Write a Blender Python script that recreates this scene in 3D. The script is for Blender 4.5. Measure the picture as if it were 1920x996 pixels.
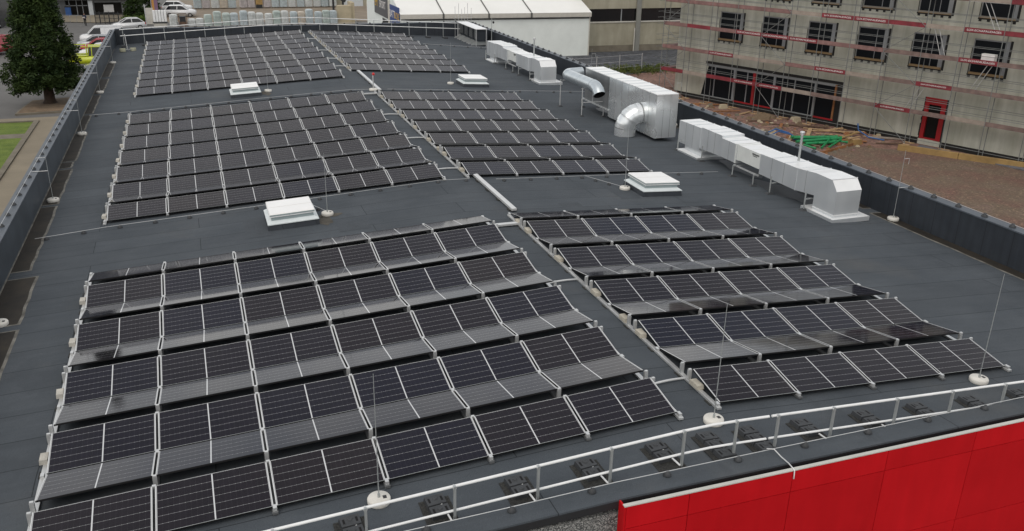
import bpy, bmesh, math, random
from mathutils import Vector, Matrix
R = math.radians
rnd = random.Random(11)
scene = bpy.context.scene
col = scene.collection
for o in list(bpy.data.objects): bpy.data.objects.remove(o)

# ------------------------------------------------------------------ camera, sky, sun, exposure
cam_d = bpy.data.cameras.new("camera"); cam = bpy.data.objects.new("camera", cam_d); col.objects.link(cam)
cam_d.sensor_width = 36.0; cam_d.lens = 1639.35 / 1920 * 36; cam_d.clip_start = 0.2; cam_d.clip_end = 3000
yaw, pit, rol = 0.3469, 0.3784, 0.0190
fwd = Vector((math.sin(yaw) * math.cos(pit), math.cos(yaw) * math.cos(pit), -math.sin(pit)))
rgt = Vector((math.cos(yaw), -math.sin(yaw), 0)); up = rgt.cross(fwd)
r2 = math.cos(rol) * rgt + math.sin(rol) * up; u2 = -math.sin(rol) * rgt + math.cos(rol) * up
m = Matrix((r2, u2, -fwd)).transposed().to_4x4(); m.translation = Vector((-7.3278, -11.8617, 8.355))
cam.matrix_world = m
scene.camera = cam

SUN_EL, SUN_AZ = R(52), R(222)          # azimuth measured from +Y clockwise
w = bpy.data.worlds.new("World"); scene.world = w; w.use_nodes = True
nt = w.node_tree; nt.nodes.clear()
sky = nt.nodes.new('ShaderNodeTexSky'); sky.sky_type = 'NISHITA'; sky.sun_disc = False
sky.sun_elevation = SUN_EL; sky.sun_rotation = SUN_AZ; sky.air_density = 1.0; sky.dust_density = 6.0; sky.ozone_density = 1.0
tc = nt.nodes.new('ShaderNodeTexCoord')
ns = nt.nodes.new('ShaderNodeTexNoise'); ns.inputs['Scale'].default_value = 2.6; ns.inputs['Detail'].default_value = 6; ns.inputs['Roughness'].default_value = 0.6
cr = nt.nodes.new('ShaderNodeValToRGB'); el = cr.color_ramp.elements          # cloud deck, darker and brighter banks
el[0].position = .30; el[0].color = (3.5, 3.75, 4.1, 1); el[1].position = .72; el[1].color = (8.4, 8.1, 7.6, 1)
mul = nt.nodes.new('ShaderNodeMix'); mul.data_type = 'RGBA'; mul.blend_type = 'MIX'; mul.inputs[0].default_value = 0.82
bg = nt.nodes.new('ShaderNodeBackground'); bg.inputs['Strength'].default_value = 0.15
out = nt.nodes.new('ShaderNodeOutputWorld')
L = nt.links.new
L(tc.outputs['Generated'], ns.inputs['Vector']); L(ns.outputs[0], cr.inputs[0])
sz = nt.nodes.new('ShaderNodeSeparateXYZ'); L(tc.outputs['Generated'], sz.inputs[0])        # thin overcast: brighter low down
gr_ = nt.nodes.new('ShaderNodeMapRange'); gr_.inputs['From Min'].default_value = .02; gr_.inputs['From Max'].default_value = .55; gr_.inputs['To Min'].default_value = 1.5; gr_.inputs['To Max'].default_value = .95
L(sz.outputs[2], gr_.inputs[0])
m2 = nt.nodes.new('ShaderNodeMix'); m2.data_type = 'RGBA'; m2.blend_type = 'MULTIPLY'; m2.inputs[0].default_value = 1.0
L(sky.outputs[0], mul.inputs[6]); L(cr.outputs[0], mul.inputs[7]); L(mul.outputs[2], m2.inputs[6]); L(gr_.outputs[0], m2.inputs[7]); L(m2.outputs[2], bg.inputs[0]); L(bg.outputs[0], out.inputs[0])

sd = bpy.data.lights.new("sun", 'SUN'); sd.energy = 0.8; sd.angle = R(50); sd.color = (1, .96, .9)
so = bpy.data.objects.new("sun", sd); col.objects.link(so)
so.rotation_euler = (R(90) - SUN_EL, 0, math.pi - SUN_AZ)
vs = scene.view_settings; vs.view_transform = 'Standard'; vs.look = 'None'; vs.exposure = -0.07; vs.gamma = 1.0; vs.use_curve_mapping = False

# ------------------------------------------------------------------ materials
M = {}
class NT:
    """small helper round a material's node tree"""
    def __init__(s, name, rough=.6, metal=0.0, color=(.5, .5, .5), spec=.5):
        s.m = bpy.data.materials.new(name); s.m.use_nodes = True; s.t = s.m.node_tree
        s.p = s.t.nodes['Principled BSDF']
        s.p.inputs['Roughness'].default_value = rough; s.p.inputs['Metallic'].default_value = metal
        s.p.inputs['Specular IOR Level'].default_value = spec
        s.p.inputs['Base Color'].default_value = (*color, 1); M[name] = s.m
    def n(s, typ, **kw):
        nd = s.t.nodes.new(typ)
        for k, v in kw.items():
            if k in nd.inputs: nd.inputs[k].default_value = v
            else: setattr(nd, k, v)
        return nd
    def l(s, a, b): s.t.links.new(a, b)
    def pos(s):
        return s.n('ShaderNodeNewGeometry').outputs['Position']
    def scaled(s, v, sc):
        nd = s.n('ShaderNodeVectorMath', operation='MULTIPLY'); s.l(v, nd.inputs[0]); nd.inputs[1].default_value = sc; return nd.outputs[0]
    def noise(s, vec, scale, detail=4, rough=.55):
        nd = s.n('ShaderNodeTexNoise', Scale=scale, Detail=detail, Roughness=rough); s.l(vec, nd.inputs['Vector']); return nd.outputs['Fac']
    def ramp(s, fac, stops):
        nd = s.n('ShaderNodeValToRGB'); e = nd.color_ramp.elements
        while len(e) < len(stops): e.new(.5)
        for el, (p, c) in zip(e, stops): el.position = p; el.color = (*c, 1) if len(c) == 3 else c
        s.l(fac, nd.inputs[0]); return nd.outputs[0]
    def mix(s, fac, a, b, mode='MIX'):
        nd = s.n('ShaderNodeMix', data_type='RGBA', blend_type=mode)
        for v, i in ((fac, 0), (a, 6), (b, 7)):
            if hasattr(v, 'links'): s.l(v, nd.inputs[i])
            else: nd.inputs[i].default_value = v if i == 0 else (*v, 1)
        return nd.outputs[2]
    def math(s, op, a, b=0.0, c=None):
        nd = s.n('ShaderNodeMath', operation=op)
        for i, v in enumerate((a, b) if c is None else (a, b, c)):
            if hasattr(v, 'links'): s.l(v, nd.inputs[i])
            else: nd.inputs[i].default_value = v
        return nd.outputs[0]
    def col(s, c): s.l(c, s.p.inputs['Base Color'])
    def bump(s, h, strength=.3, dist=.01):
        b = s.n('ShaderNodeBump', Strength=strength, Distance=dist); s.l(h, b.inputs['Height']); s.l(b.outputs[0], s.p.inputs['Normal'])

def mottled(name, c, amt=.2, scale=2.0, rough=.7, metal=0.0, bump=0.0, fine=0.0, spec=.5):
    t = NT(name, rough, metal, c, spec); P = t.pos()
    f = t.noise(P, scale, 5)
    lo = tuple(x * (1 - amt) for x in c); hi = tuple(min(1, x * (1 + amt)) for x in c)
    cc = t.ramp(f, [(.3, lo), (.7, hi)])
    if fine:
        g = t.noise(P, 60, 2); cc = t.mix(fine, cc, t.ramp(g, [(.3, (.0, .0, .0)), (.7, (1, 1, 1))]), 'OVERLAY')
    t.col(cc)
    if bump: t.bump(t.noise(P, 40, 3), bump, .01)
    return t.m
def plain(name, c, rough=.6, metal=0.0, spec=.5):
    return mottled(name, c, .07, 3.0, rough, metal, 0, 0, spec)

# roof felt: 1 m strips laid along X with staggered end laps, mineral grain, faint dust
t = NT('roof_felt', .88, 0, spec=.25); P = t.pos()
bw = t.n('ShaderNodeTexBrick', Scale=1.0, offset=.37, offset_frequency=2)
bw.inputs['Mortar Size'].default_value = .011; bw.inputs['Mortar Smooth'].default_value = .35; bw.inputs['Brick Width'].default_value = 7.7; bw.inputs['Row Height'].default_value = .97
wob = t.n('ShaderNodeTexNoise', Scale=.35, Detail=2); t.l(P, wob.inputs['Vector'])
w2 = t.n('ShaderNodeVectorMath', operation='MULTIPLY_ADD'); t.l(wob.outputs['Color'], w2.inputs[0]); w2.inputs[1].default_value = (.12, .12, 0); t.l(P, w2.inputs[2])
t.l(w2.outputs[0], bw.inputs['Vector'])
bw.inputs['Color1'].default_value = (.94, .94, .94, 1); bw.inputs['Color2'].default_value = (1.06, 1.06, 1.06, 1); bw.inputs['Mortar'].default_value = (.30, .30, .30, 1)
base = t.ramp(t.noise(P, .55, 5, .6), [(.3, (.058, .068, .079)), (.72, (.080, .091, .103))])
base = t.mix(.25, base, t.ramp(t.noise(t.scaled(P, (.6, 5, 1)), .9, 4), [(.35, (.75, .75, .75)), (.68, (1.2, 1.2, 1.2))]), 'MULTIPLY')
c = t.mix(.9, base, bw.outputs['Color'], 'MULTIPLY')
gr = t.noise(P, 130, 2)
c = t.mix(.38, c, t.ramp(gr, [(.32, (.2, .2, .2)), (.72, (1.9, 1.9, 1.9))]), 'MULTIPLY')
dust = t.ramp(t.noise(P, .23, 6, .65), [(.56, (0, 0, 0)), (.75, (1, 1, 1))])
c = t.mix(t.math('MULTIPLY', dust, .30), c, (.135, .13, .12))
wet = t.ramp(t.noise(t.scaled(P, (1, .6, 1)), .45, 6, .7), [(.60, (0, 0, 0)), (.66, (1, 1, 1))])
c = t.mix(t.math('MULTIPLY', wet, .30), c, (.045, .052, .06))
scf = t.ramp(t.noise(t.scaled(P, (1.2, 9, 1)), 1.6, 3, .7), [(.70, (0, 0, 0)), (.74, (1, 1, 1))])
c = t.mix(t.math('MULTIPLY', scf, .28), c, (.16, .165, .165)); t.col(c); t.bump(gr, .35, .006)

t = NT('parapet_sheet', .55, 0, spec=.4); P = t.pos()
sx = t.n('ShaderNodeSeparateXYZ'); t.l(P, sx.inputs[0])
lane = t.math('FRACT', t.math('MULTIPLY', t.math('ADD', sx.outputs[0], sx.outputs[1]), 1 / .98))
line = t.math('LESS_THAN', lane, .02)
cc = t.ramp(t.noise(P, 1.1, 4), [(.3, (.021, .026, .034)), (.7, (.032, .038, .047))])
cc = t.mix(.5, cc, t.ramp(t.noise(t.scaled(P, (3, 3, .25)), 2, 4), [(.35, (.7, .7, .7)), (.7, (1.3, 1.3, 1.3))]), 'MULTIPLY')
t.col(t.mix(line, cc, (.010, .012, .016)))
mottled('coping_metal', (.085, .10, .12), .15, 1.2, .5, .2)
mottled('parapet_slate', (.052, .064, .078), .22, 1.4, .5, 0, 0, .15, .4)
t = NT('pebble_dash', .9); P = t.pos()
v = t.n('ShaderNodeTexVoronoi', Scale=55.0); t.l(P, v.inputs['Vector'])
sp = t.n('ShaderNodeSeparateColor'); t.l(v.outputs['Color'], sp.inputs[0])
t.col(t.ramp(sp.outputs[0], [(0, (.035, .037, .038)), (.5, (.15, .155, .15)), (1, (.42, .42, .40))])); t.bump(v.outputs['Distance'], .8, .02)
t = NT('red_cladding', .5, 0, spec=.10); P = t.pos()
oi2 = t.n('ShaderNodeObjectInfo')
rc = t.mix(.55, t.ramp(t.noise(P, .9, 3), [(.3, (.47, .006, .010)), (.7, (.54, .008, .013))]), t.ramp(oi2.outputs['Random'], [(0, (.86, .86, .86)), (1, (1.12, 1.12, 1.12))]), 'MULTIPLY')
t.col(t.mix(.35, rc, t.ramp(t.noise(t.scaled(P, (3, 3, .3)), 1.4, 4), [(.35, (.84, .84, .84)), (.7, (1.08, 1.08, 1.08))]), 'MULTIPLY'))
plain('cap_trim', (.50, .50, .46), .5); plain('joint_dark', (.05, .005, .006), .8)
mottled('sludge', (.019, .0145, .009), .55, 2.2, .75, 0, .3, .3)
mottled('dust_border', (.16, .153, .135), .5, 3.0, .95, 0, 0, .3)

# photovoltaic glass: six cell rows, twenty cells, centre bar, backsheet margin
t = NT('pv_cells', .09, 0, spec=.23)
tcn = t.n('ShaderNodeTexCoord'); sx = t.n('ShaderNodeSeparateXYZ'); t.l(tcn.outputs['Generated'], sx.inputs[0])
u_, v_ = sx.outputs[0], sx.outputs[1]
def near_int(val, n, wid):           # 1 within wid (in cell units) of a multiple of 1/n
    f = t.math('FRACT', t.math('ADD', t.math('MULTIPLY', val, n), .5))
    return t.math('LESS_THAN', t.math('ABSOLUTE', t.math('SUBTRACT', f, .5)), wid)
rowline = near_int(v_, 6, .014)
cross = t.math('MULTIPLY', near_int(u_, 20, .06), near_int(v_, 6, .024))
center = t.math('LESS_THAN', t.math('ABSOLUTE', t.math('SUBTRACT', u_, .5)), .0062)
endb = t.math('GREATER_THAN', t.math('ABSOLUTE', t.math('SUBTRACT', u_, .5)), .494)
colline = t.math('MULTIPLY', near_int(u_, 20, .010), .05)
busb = t.math('MULTIPLY', near_int(v_, 54, .05), .03)
oi = t.n('ShaderNodeObjectInfo')
cell = t.ramp(oi.outputs['Random'], [(0, (.0050, .0055, .0150)), (.35, (.0070, .0062, .0130)), (.7, (.0105, .0078, .0112)), (1, (.0060, .0060, .0138))])
cell = t.mix(.35, cell, t.ramp(t.noise(t.pos(), 6, 3), [(.3, (.6, .6, .6)), (.7, (1.4, 1.4, 1.4))]), 'MULTIPLY')
mask = t.math('MAXIMUM', t.math('MULTIPLY', rowline, .46), t.math('MULTIPLY', cross, .62))
mask = t.math('MAXIMUM', mask, colline); mask = t.math('MAXIMUM', mask, busb)
mask = t.math('MAXIMUM', mask, t.math('MULTIPLY', center, .95)); mask = t.math('MAXIMUM', mask, t.math('MULTIPLY', endb, .8))
t.col(t.mix(mask, cell, (.62, .63, .64)))
t.l(t.ramp(t.noise(t.pos(), 1.7, 3), [(.3, (.05, .05, .05)), (.7, (.09, .09, .09))]), t.p.inputs['Roughness'])
plain('frame_silver', (.66, .67, .67), .45, .2); plain('alu', (.62, .63, .63), .42, .55); plain('alu_white', (.62, .63, .63), .4, .4); plain('alu_dull', (.40, .42, .42), .5, .5)
plain('alu_shaded', (.14, .145, .15), .6, .3); plain('black_back', (.012, .012, .013), .8, 0, .2); plain('black_plastic', (.018, .019, .021), .55)
mottled('black_block', (.036, .039, .043), .25, 8, .6, 0, .1)
mottled('rubber_mat', (.028, .028, .026), .6, 25, .95, 0, .5, .4)
mottled('white_paint', (.78, .79, .79), .05, 4, .35, 0)
mottled('pale_concrete', (.50, .48, .43), .14, 5, .9, 0, .15, .15)
mottled('beige_block', (.46, .43, .36), .15, 6, .9, 0, .15, .15)
mottled('disc_concrete', (.66, .64, .59), .1, 5, .85, 0, .12, .1)
# galvanised sheet, streaked
def galv(name, lo, hi, metal, r0, r1, bump):
    t = NT(name, .38, metal); P = t.pos()
    st = t.noise(t.scaled(P, (2, 2, .35)), 1.0, 1)
    t.col(t.ramp(st, [(.3, lo), (.7, hi)]))
    t.l(t.ramp(t.noise(P, 1.2, 1), [(.3, (r0, r0, r0)), (.7, (r1, r1, r1))]), t.p.inputs['Roughness'])
    t.bump(t.noise(t.scaled(P, (1.1, 1.1, .7)), .9, 1), bump, .05)
galv('galvanised', (.66, .69, .71), (.72, .745, .76), .62, .32, .42, .10)
galv('galv_shiny', (.76, .79, .80), (.82, .845, .855), .72, .22, .32, .35)
galv('galv_dark', (.24, .25, .255), (.30, .305, .31), .7, .35, .45, .10)
t = NT('spiral_duct', .34, .8); P = t.pos()
t.col(t.ramp(t.noise(P, 4, 3), [(.3, (.52, .57, .60)), (.7, (.62, .67, .70))]))
mottled('duct_top', (.82, .83, .83), .04, 3, .32, .25)  # near-white on metal tops: sky reflection put into the colour; also canopy sheet
mottled('filter_white', (.62, .64, .62), .06, 3, .5)
mottled('skylight_pvc', (.64, .69, .70), .05, 3, .45); mottled('skylight_lid', (.84, .84, .83), .03, 2, .35)
plain('skylight_body', (.33, .39, .40), .3)
plain('red_paint', (.55, .02, .02), .4)
# surroundings
mottled('asphalt', (.125, .122, .118), .14, .35, .9, 0, .15, .18)
mottled('ground_earth', (.15, .14, .12), .2, .1, .95, 0, .2, .2)
mottled('tan_paving', (.24, .205, .15), .12, .5, .9, 0, .15, .15)
mottled('kerb_stone', (.17, .15, .115), .18, 1.2, .9, 0, .2)
t = NT('grass', .95); P = t.pos()
t.col(t.mix(.6, t.ramp(t.noise(P, 1.3, 5), [(.3, (.085, .135, .014)), (.7, (.15, .205, .03))]), t.ramp(t.noise(P, 18, 3), [(.3, (.5, .5, .5)), (.7, (1.5, 1.5, 1.5))]), 'MULTIPLY')); t.bump(t.noise(P, 30, 3), .8, .05)
mottled('mulch', (.17, .12, .075), .3, 1.5, .95, 0, .5, .3)
t = NT('red_soil', .95); P = t.pos()
a = t.ramp(t.noise(P, .35, 6, .62), [(.3, (.165, .092, .070)), (.52, (.215, .125, .098)), (.75, (.25, .165, .13))])
vv = t.n('ShaderNodeTexVoronoi', Scale=4.5); t.l(P, vv.inputs['Vector'])
sp = t.n('ShaderNodeSeparateColor'); t.l(vv.outputs['Color'], sp.inputs[0])
c = t.mix(.5, a, t.ramp(sp.outputs[0], [(0, (.4, .4, .4)), (.6, (1, 1, 1)), (1, (1.9, 1.85, 1.75))]), 'MULTIPLY')
t.col(c); t.bump(t.noise(P, 9, 5), .8, .08)
t = NT('stony_fill', .95); P = t.pos()
a = t.ramp(t.noise(P, .30, 5, .6), [(.36, (.165, .092, .072)), (.56, (.165, .122, .086)), (.72, (.19, .118, .105))])
vv = t.n('ShaderNodeTexVoronoi', Scale=11.0); t.l(P, vv.inputs['Vector'])
sp = t.n('ShaderNodeSeparateColor'); t.l(vv.outputs['Color'], sp.inputs[0])
c = t.mix(.6, a, t.ramp(sp.outputs[0], [(0, (.55, .55, .55)), (.6, (.95, .95, .95)), (.9, (1.2, 1.2, 1.15)), (1, (2.3, 2.25, 2.0))]), 'MULTIPLY')
t.col(c); t.bump(vv.outputs['Distance'], .7, .06)
t = NT('dark_gravel', .95); P = t.pos()
vv = t.n('ShaderNodeTexVoronoi', Scale=3.2); t.l(P, vv.inputs['Vector'])
sp = t.n('ShaderNodeSeparateColor'); t.l(vv.outputs['Color'], sp.inputs[0])
t.col(t.mix(.6, t.ramp(t.noise(P, .5, 5), [(.3, (.040, .043, .050)), (.7, (.066, .070, .078))]), t.ramp(sp.outputs[0], [(0, (.3, .3, .3)), (1, (2, 2, 2.05))]), 'MULTIPLY'))
# concrete facade with rain streaks
def streaky(name, lo, hi, sc=(1.4, 1.4, .16)):
    t = NT(name, .9); P = t.pos()
    a = t.ramp(t.noise(t.scaled(P, sc), 1.3, 5, .6), [(.28, lo), (.72, hi)])
    t.col(t.mix(.5, a, t.ramp(t.noise(P, .5, 5), [(.3, (.66, .65, .58)), (.7, (1.2, 1.2, 1.18))]), 'MULTIPLY')); return t.m
streaky('raw_concrete', (.36, .36, .30), (.55, .55, .49))
streaky('hall_concrete', (.30, .28, .215), (.38, .355, .28))
streaky('grey_facade', (.17, .175, .185), (.24, .245, .25))
t = NT('dark_glass', .06, 0, (.010, .012, .014)); t.p.inputs['Roughness'].default_value = .08
t = NT('window_dark', .3, 0, (.010, .012, .015), .12)
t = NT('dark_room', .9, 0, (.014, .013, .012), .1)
plain('grey_frame', (.26, .27, .28), .55); plain('timber_sill', (.30, .205, .105), .85); plain('black_tape', (.010, .009, .008), .7)
mottled('red_frame', (.33, .010, .014), .1, 3, .5)
mottled('red_board', (.20, .024, .034), .3, 2.5, .6); mottled('faded_board', (.22, .125, .115), .25, 2.2, .85)
mottled('brown_deck', (.185, .13, .115), .3, 2.5, .9); mottled('pale_deck', (.31, .26, .22), .18, 2.5, .85)
plain('scaffold_tube', (.21, .22, .215), .55, .3)
plain('letter_white', (.75, .72, .70), .6); plain('letter_yellow', (.62, .38, .03), .6); plain('letter_black', (.02, .02, .02), .6)
plain('sign_blue', (.016, .05, .20), .5); plain('sign_grey', (.075, .075, .08), .5)
mottled('tent_wall', (.78, .82, .79), .05, .8, .6); mottled('tent_roof', (.80, .80, .77), .03, .5, .5); plain('tent_dark', (.10, .10, .095), .7); plain('tent_trim', (.52, .50, .45), .6)
mottled('timber_new', (.40, .27, .15), .25, 2.5, .85); mottled('timber_yellow', (.30, .195, .075), .3, 1.0, .85); mottled('timber_dark', (.12, .075, .05), .3, 2, .9); mottled('timber_orange', (.26, .115, .045), .3, 1.5, .85)
mottled('green_pipe', (.014, .22, .075), .2, 3, .45); plain('blue_hose', (.03, .11, .30), .45)
mottled('grey_membrane', (.13, .13, .145), .25, 1.5, .8)
mottled('bark', (.055, .036, .026), .35, 4, .95, 0, .8)
t = NT('conifer_leaf', .8, 0, spec=.2); P = t.pos()
t.col(t.mix(.6, t.ramp(t.noise(P, .9, 4), [(.3, (.010, .024, .007)), (.7, (.042, .066, .016))]), t.ramp(t.noise(P, 7, 2), [(.3, (.55, .55, .55)), (.7, (1.55, 1.55, 1.55))]), 'MULTIPLY'))
t = NT('bush_leaf', .8, 0, spec=.2); P = t.pos()
t.col(t.mix(.5, t.ramp(t.noise(P, 1.2, 4), [(.3, (.045, .085, .012)), (.7, (.09, .135, .025))]), t.ramp(t.noise(P, 8, 2), [(.3, (.6, .6, .6)), (.7, (1.4, 1.4, 1.4))]), 'MULTIPLY'))
t = NT('weed_leaf', .85, 0, spec=.2); P = t.pos()
t.col(t.ramp(t.noise(P, 1.0, 4), [(.3, (.05, .075, .015)), (.55, (.10, .12, .03)), (.75, (.16, .13, .05))]))
for nm, c_, mt in (('car_white', (.72, .73, .74), .0), ('car_red', (.36, .014, .03), .1), ('car_silver', (.36, .38, .40), .3), ('car_yellow', (.50, .56, .015), 0), ('car_grey', (.10, .11, .12), .2)):
    tt = NT(nm, .25, mt, c_); tt.p.inputs['Coat Weight'].default_value = .5
plain('tyre', (.015, .015, .015), .85); plain('rim', (.4, .4, .4), .35, .7); plain('lamp_glass', (.6, .6, .6), .15)
plain('skin', (.42, .27, .2), .6); plain('cloth_navy', (.02, .025, .05), .9); plain('cloth_black', (.012, .012, .013), .9); plain('hair_dark', (.03, .02, .015), .8); plain('paper_white', (.75, .75, .75), .7)
for nm, c_ in (('bag_white', (.56, .58, .57)), ('bag_blue', (.44, .50, .52)), ('bag_green', (.42, .49, .46)), ('bag_tan', (.52, .46, .38)), ('bag_pink', (.46, .42, .42))):
    mottled(nm, c_, .16, 3.5, .45, 0, .2)
mottled('pallet_wood', (.20, .15, .10), .3, 3, .9); mottled('sand_yard', (.23, .19, .145), .15, .5, .95)
mottled('sand_block', (.42, .36, .25), .12, 1.2, .9); plain('banner_purple', (.20, .12, .19), .7); plain('banner_orange', (.48, .24, .06), .7); plain('bin_blue', (.03, .10, .30), .5)
plain('grey_beige', (.22, .22, .20), .85); plain('door_white', (.52, .55, .57), .5); plain('steel_dark', (.02, .021, .023), .5); plain('olive_block', (.30, .30, .22), .9)

# ------------------------------------------------------------------ mesh helpers
class MB:
    def __init__(s): s.v = []; s.f = []; s.m = []; s.sm = []
    def add(s, vs, fs, mat, smooth=False):
        b = len(s.v); s.v += [Vector(q) for q in vs]
        for f in fs: s.f.append(tuple(b + i for i in f)); s.m.append(mat); s.sm.append(smooth)
        return s
    def box(s, x0, x1, y0, y1, z0, z1, mat, top=None):
        v = [(x0, y0, z0), (x1, y0, z0), (x1, y1, z0), (x0, y1, z0), (x0, y0, z1), (x1, y0, z1), (x1, y1, z1), (x0, y1, z1)]
        s.add(v, [(0, 3, 2, 1), (0, 1, 5, 4), (1, 2, 6, 5), (2, 3, 7, 6), (3, 0, 4, 7)], mat); s.add(v[4:], [(0, 1, 2, 3)], top or mat); return s
    def obox(s, c, d, upv, L_, W_, H_, mat):          # oriented box about its centre
        d = Vector(d).normalized(); sd_ = Vector(upv).cross(d).normalized(); u = d.cross(sd_); c = Vector(c)
        vs = [c + d * (a * L_ / 2) + sd_ * (b * W_ / 2) + u * (e * H_ / 2) for e in (-1, 1) for a, b in ((-1, -1), (1, -1), (1, 1), (-1, 1))]
        return s.add(vs, [(0, 3, 2, 1), (4, 5, 6, 7), (0, 1, 5, 4), (1, 2, 6, 5), (2, 3, 7, 6), (3, 0, 4, 7)], mat)
    def frustum(s, b, tp, z0, z1, mat, cap=True, top=None):   # b, tp = (x0,x1,y0,y1)
        v = [(b[0], b[2], z0), (b[1], b[2], z0), (b[1], b[3], z0), (b[0], b[3], z0), (tp[0], tp[2], z1), (tp[1], tp[2], z1), (tp[1], tp[3], z1), (tp[0], tp[3], z1)]
        s.add(v, [(0, 1, 5, 4), (1, 2, 6, 5), (2, 3, 7, 6), (3, 0, 4, 7)], mat)
        if cap: s.add(v, [(4, 5, 6, 7), (0, 3, 2, 1)], top or mat)
        return s
    def poly(s, pts, mat): return s.add(pts, [tuple(range(len(pts)))], mat)
    def prism(s, pts, dvec, mat, capmat=None, smooth=False):
        n = len(pts); d = Vector(dvec); a = [Vector(q) for q in pts]
        s.add(a + [q + d for q in a], [(i, (i + 1) % n, n + (i + 1) % n, n + i) for i in range(n)], mat, smooth)
        s.add(a, [tuple(range(n))[::-1]], capmat or mat); s.add([q + d for q in a], [tuple(range(n))], capmat or mat); return s
    def tube(s, pts, r, mat, seg=8, caps=True, smooth=True):
        pts = [Vector(q) for q in pts]; rs = r if isinstance(r, (list, tuple)) else [r] * len(pts)
        rings = []; prev = None
        for i, q in enumerate(pts):
            d = (pts[min(i + 1, len(pts) - 1)] - pts[max(i - 1, 0)]).normalized()
            a = prev - d * prev.dot(d) if prev is not None else (Vector((0, 0, 1)) if abs(d.z) < .9 else Vector((1, 0, 0))).cross(d)
            a.normalize(); prev = a; b = d.cross(a)
            rings.append([q + (a * math.cos(2 * math.pi * k / seg) + b * math.sin(2 * math.pi * k / seg)) * rs[i] for k in range(seg)])
        vs = [q for rr in rings for q in rr]
        fs = [(i * seg + k, i * seg + (k + 1) % seg, (i + 1) * seg + (k + 1) % seg, (i + 1) * seg + k) for i in range(len(pts) - 1) for k in range(seg)]
        s.add(vs, fs, mat, smooth)
        if caps: s.add(rings[0], [tuple(range(seg))[::-1]], mat); s.add(rings[-1], [tuple(range(seg))], mat)
        return s
    def lathe(s, c, prof, mat, seg=24, smooth=True):      # prof = [(r,z)...] from the bottom up
        c = Vector(c); vs = [c + Vector((r * math.cos(2 * math.pi * k / seg), r * math.sin(2 * math.pi * k / seg), z)) for r, z in prof for k in range(seg)]
        fs = [(i * seg + k, i * seg + (k + 1) % seg, (i + 1) * seg + (k + 1) % seg, (i + 1) * seg + k) for i in range(len(prof) - 1) for k in range(seg)]
        s.add(vs, fs, mat, smooth); n = len(prof)
        s.add(vs[:seg], [tuple(range(seg))[::-1]], mat); s.add(vs[(n - 1) * seg:], [tuple(range(seg))], mat); return s
    def mesh(s, name, origin=(0, 0, 0)):
        me = bpy.data.meshes.new(name); o = Vector(origin)
        me.from_pydata([tuple(q - o) for q in s.v], [], s.f)
        names = list(dict.fromkeys(s.m))
        for nme in names: me.materials.append(M[nme])
        me.polygons.foreach_set('material_index', [names.index(x) for x in s.m])
        me.polygons.foreach_set('use_smooth', s.sm); me.update(); return me

def link(o): col.objects.link(o); return o
ORG = {}
def thing(name, label, cat, loc=(0, 0, 0), rot=(0, 0, 0), group=None):
    o = link(bpy.data.objects.new(name, None)); o.location = loc; o.rotation_euler = rot; o.empty_display_size = .2
    o['label'] = label; o['category'] = cat
    if group: o['group'] = group
    return o
def org_of(p):
    while p.parent: p = p.parent
    return p.location
def part(mb, name, parent, local=False, label=None):
    me = mb.mesh(name, (0, 0, 0) if local else org_of(parent))
    o = link(bpy.data.objects.new(name, me)); o.parent = parent
    if label: o['label'] = label
    return o
def share(src, name, parent, loc=(0, 0, 0), rot=(0, 0, 0)):
    o = link(bpy.data.objects.new(name, src.data)); o.parent = parent; o.location = loc; o.rotation_euler = rot; return o
def solo(mb, name, label, cat, loc=(0, 0, 0), group=None, kind=None):
    o = link(bpy.data.objects.new(name, mb.mesh(name, loc))); o.location = loc
    if label: o['label'] = label
    if cat: o['category'] = cat
    if group: o['group'] = group
    if kind: o['kind'] = kind
    return o
def ground_sheet(name, pts, z, mat):
    mb = MB(); mb.poly([(x, y, z) for x, y in pts], mat)
    o = link(bpy.data.objects.new(name, mb.mesh(name))); o['kind'] = 'structure'; return o
def copy_tree(root, loc, rot=None, label=None):
    r = root.copy(); col.objects.link(r); r.location = loc
    if rot is not None: r.rotation_euler = rot
    if label: r['label'] = label
    for ch in list(root.children):
        c_ = ch.copy(); col.objects.link(c_); c_.parent = r
        for g in ch.children:
            d = g.copy(); col.objects.link(d); d.parent = c_
    return r
ORD = ['first', 'second', 'third', 'fourth', 'fifth', 'sixth', 'seventh', 'eighth', 'ninth', 'tenth', 'eleventh', 'twelfth', 'thirteenth', 'fourteenth', 'fifteenth', 'sixteenth', 'seventeenth', 'eighteenth', 'nineteenth', 'twentieth']
def text_mesh(txt, size, mat, name='lettering'):
    cu = bpy.data.curves.new('t', 'FONT'); cu.body = txt; cu.size = size; cu.extrude = .006; cu.align_x = 'CENTER'; cu.align_y = 'CENTER'
    ob = link(bpy.data.objects.new('t', cu)); bpy.context.view_layer.update()
    me = bpy.data.meshes.new_from_object(ob.evaluated_get(bpy.context.evaluated_depsgraph_get())); me.name = name
    bpy.data.objects.remove(ob); bpy.data.curves.remove(cu); me.materials.clear(); me.materials.append(M[mat]); return me

S = 0.0545
def rz(x): return -S * (math.sqrt(x * x + .16) - .1)
G = -6.57

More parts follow.
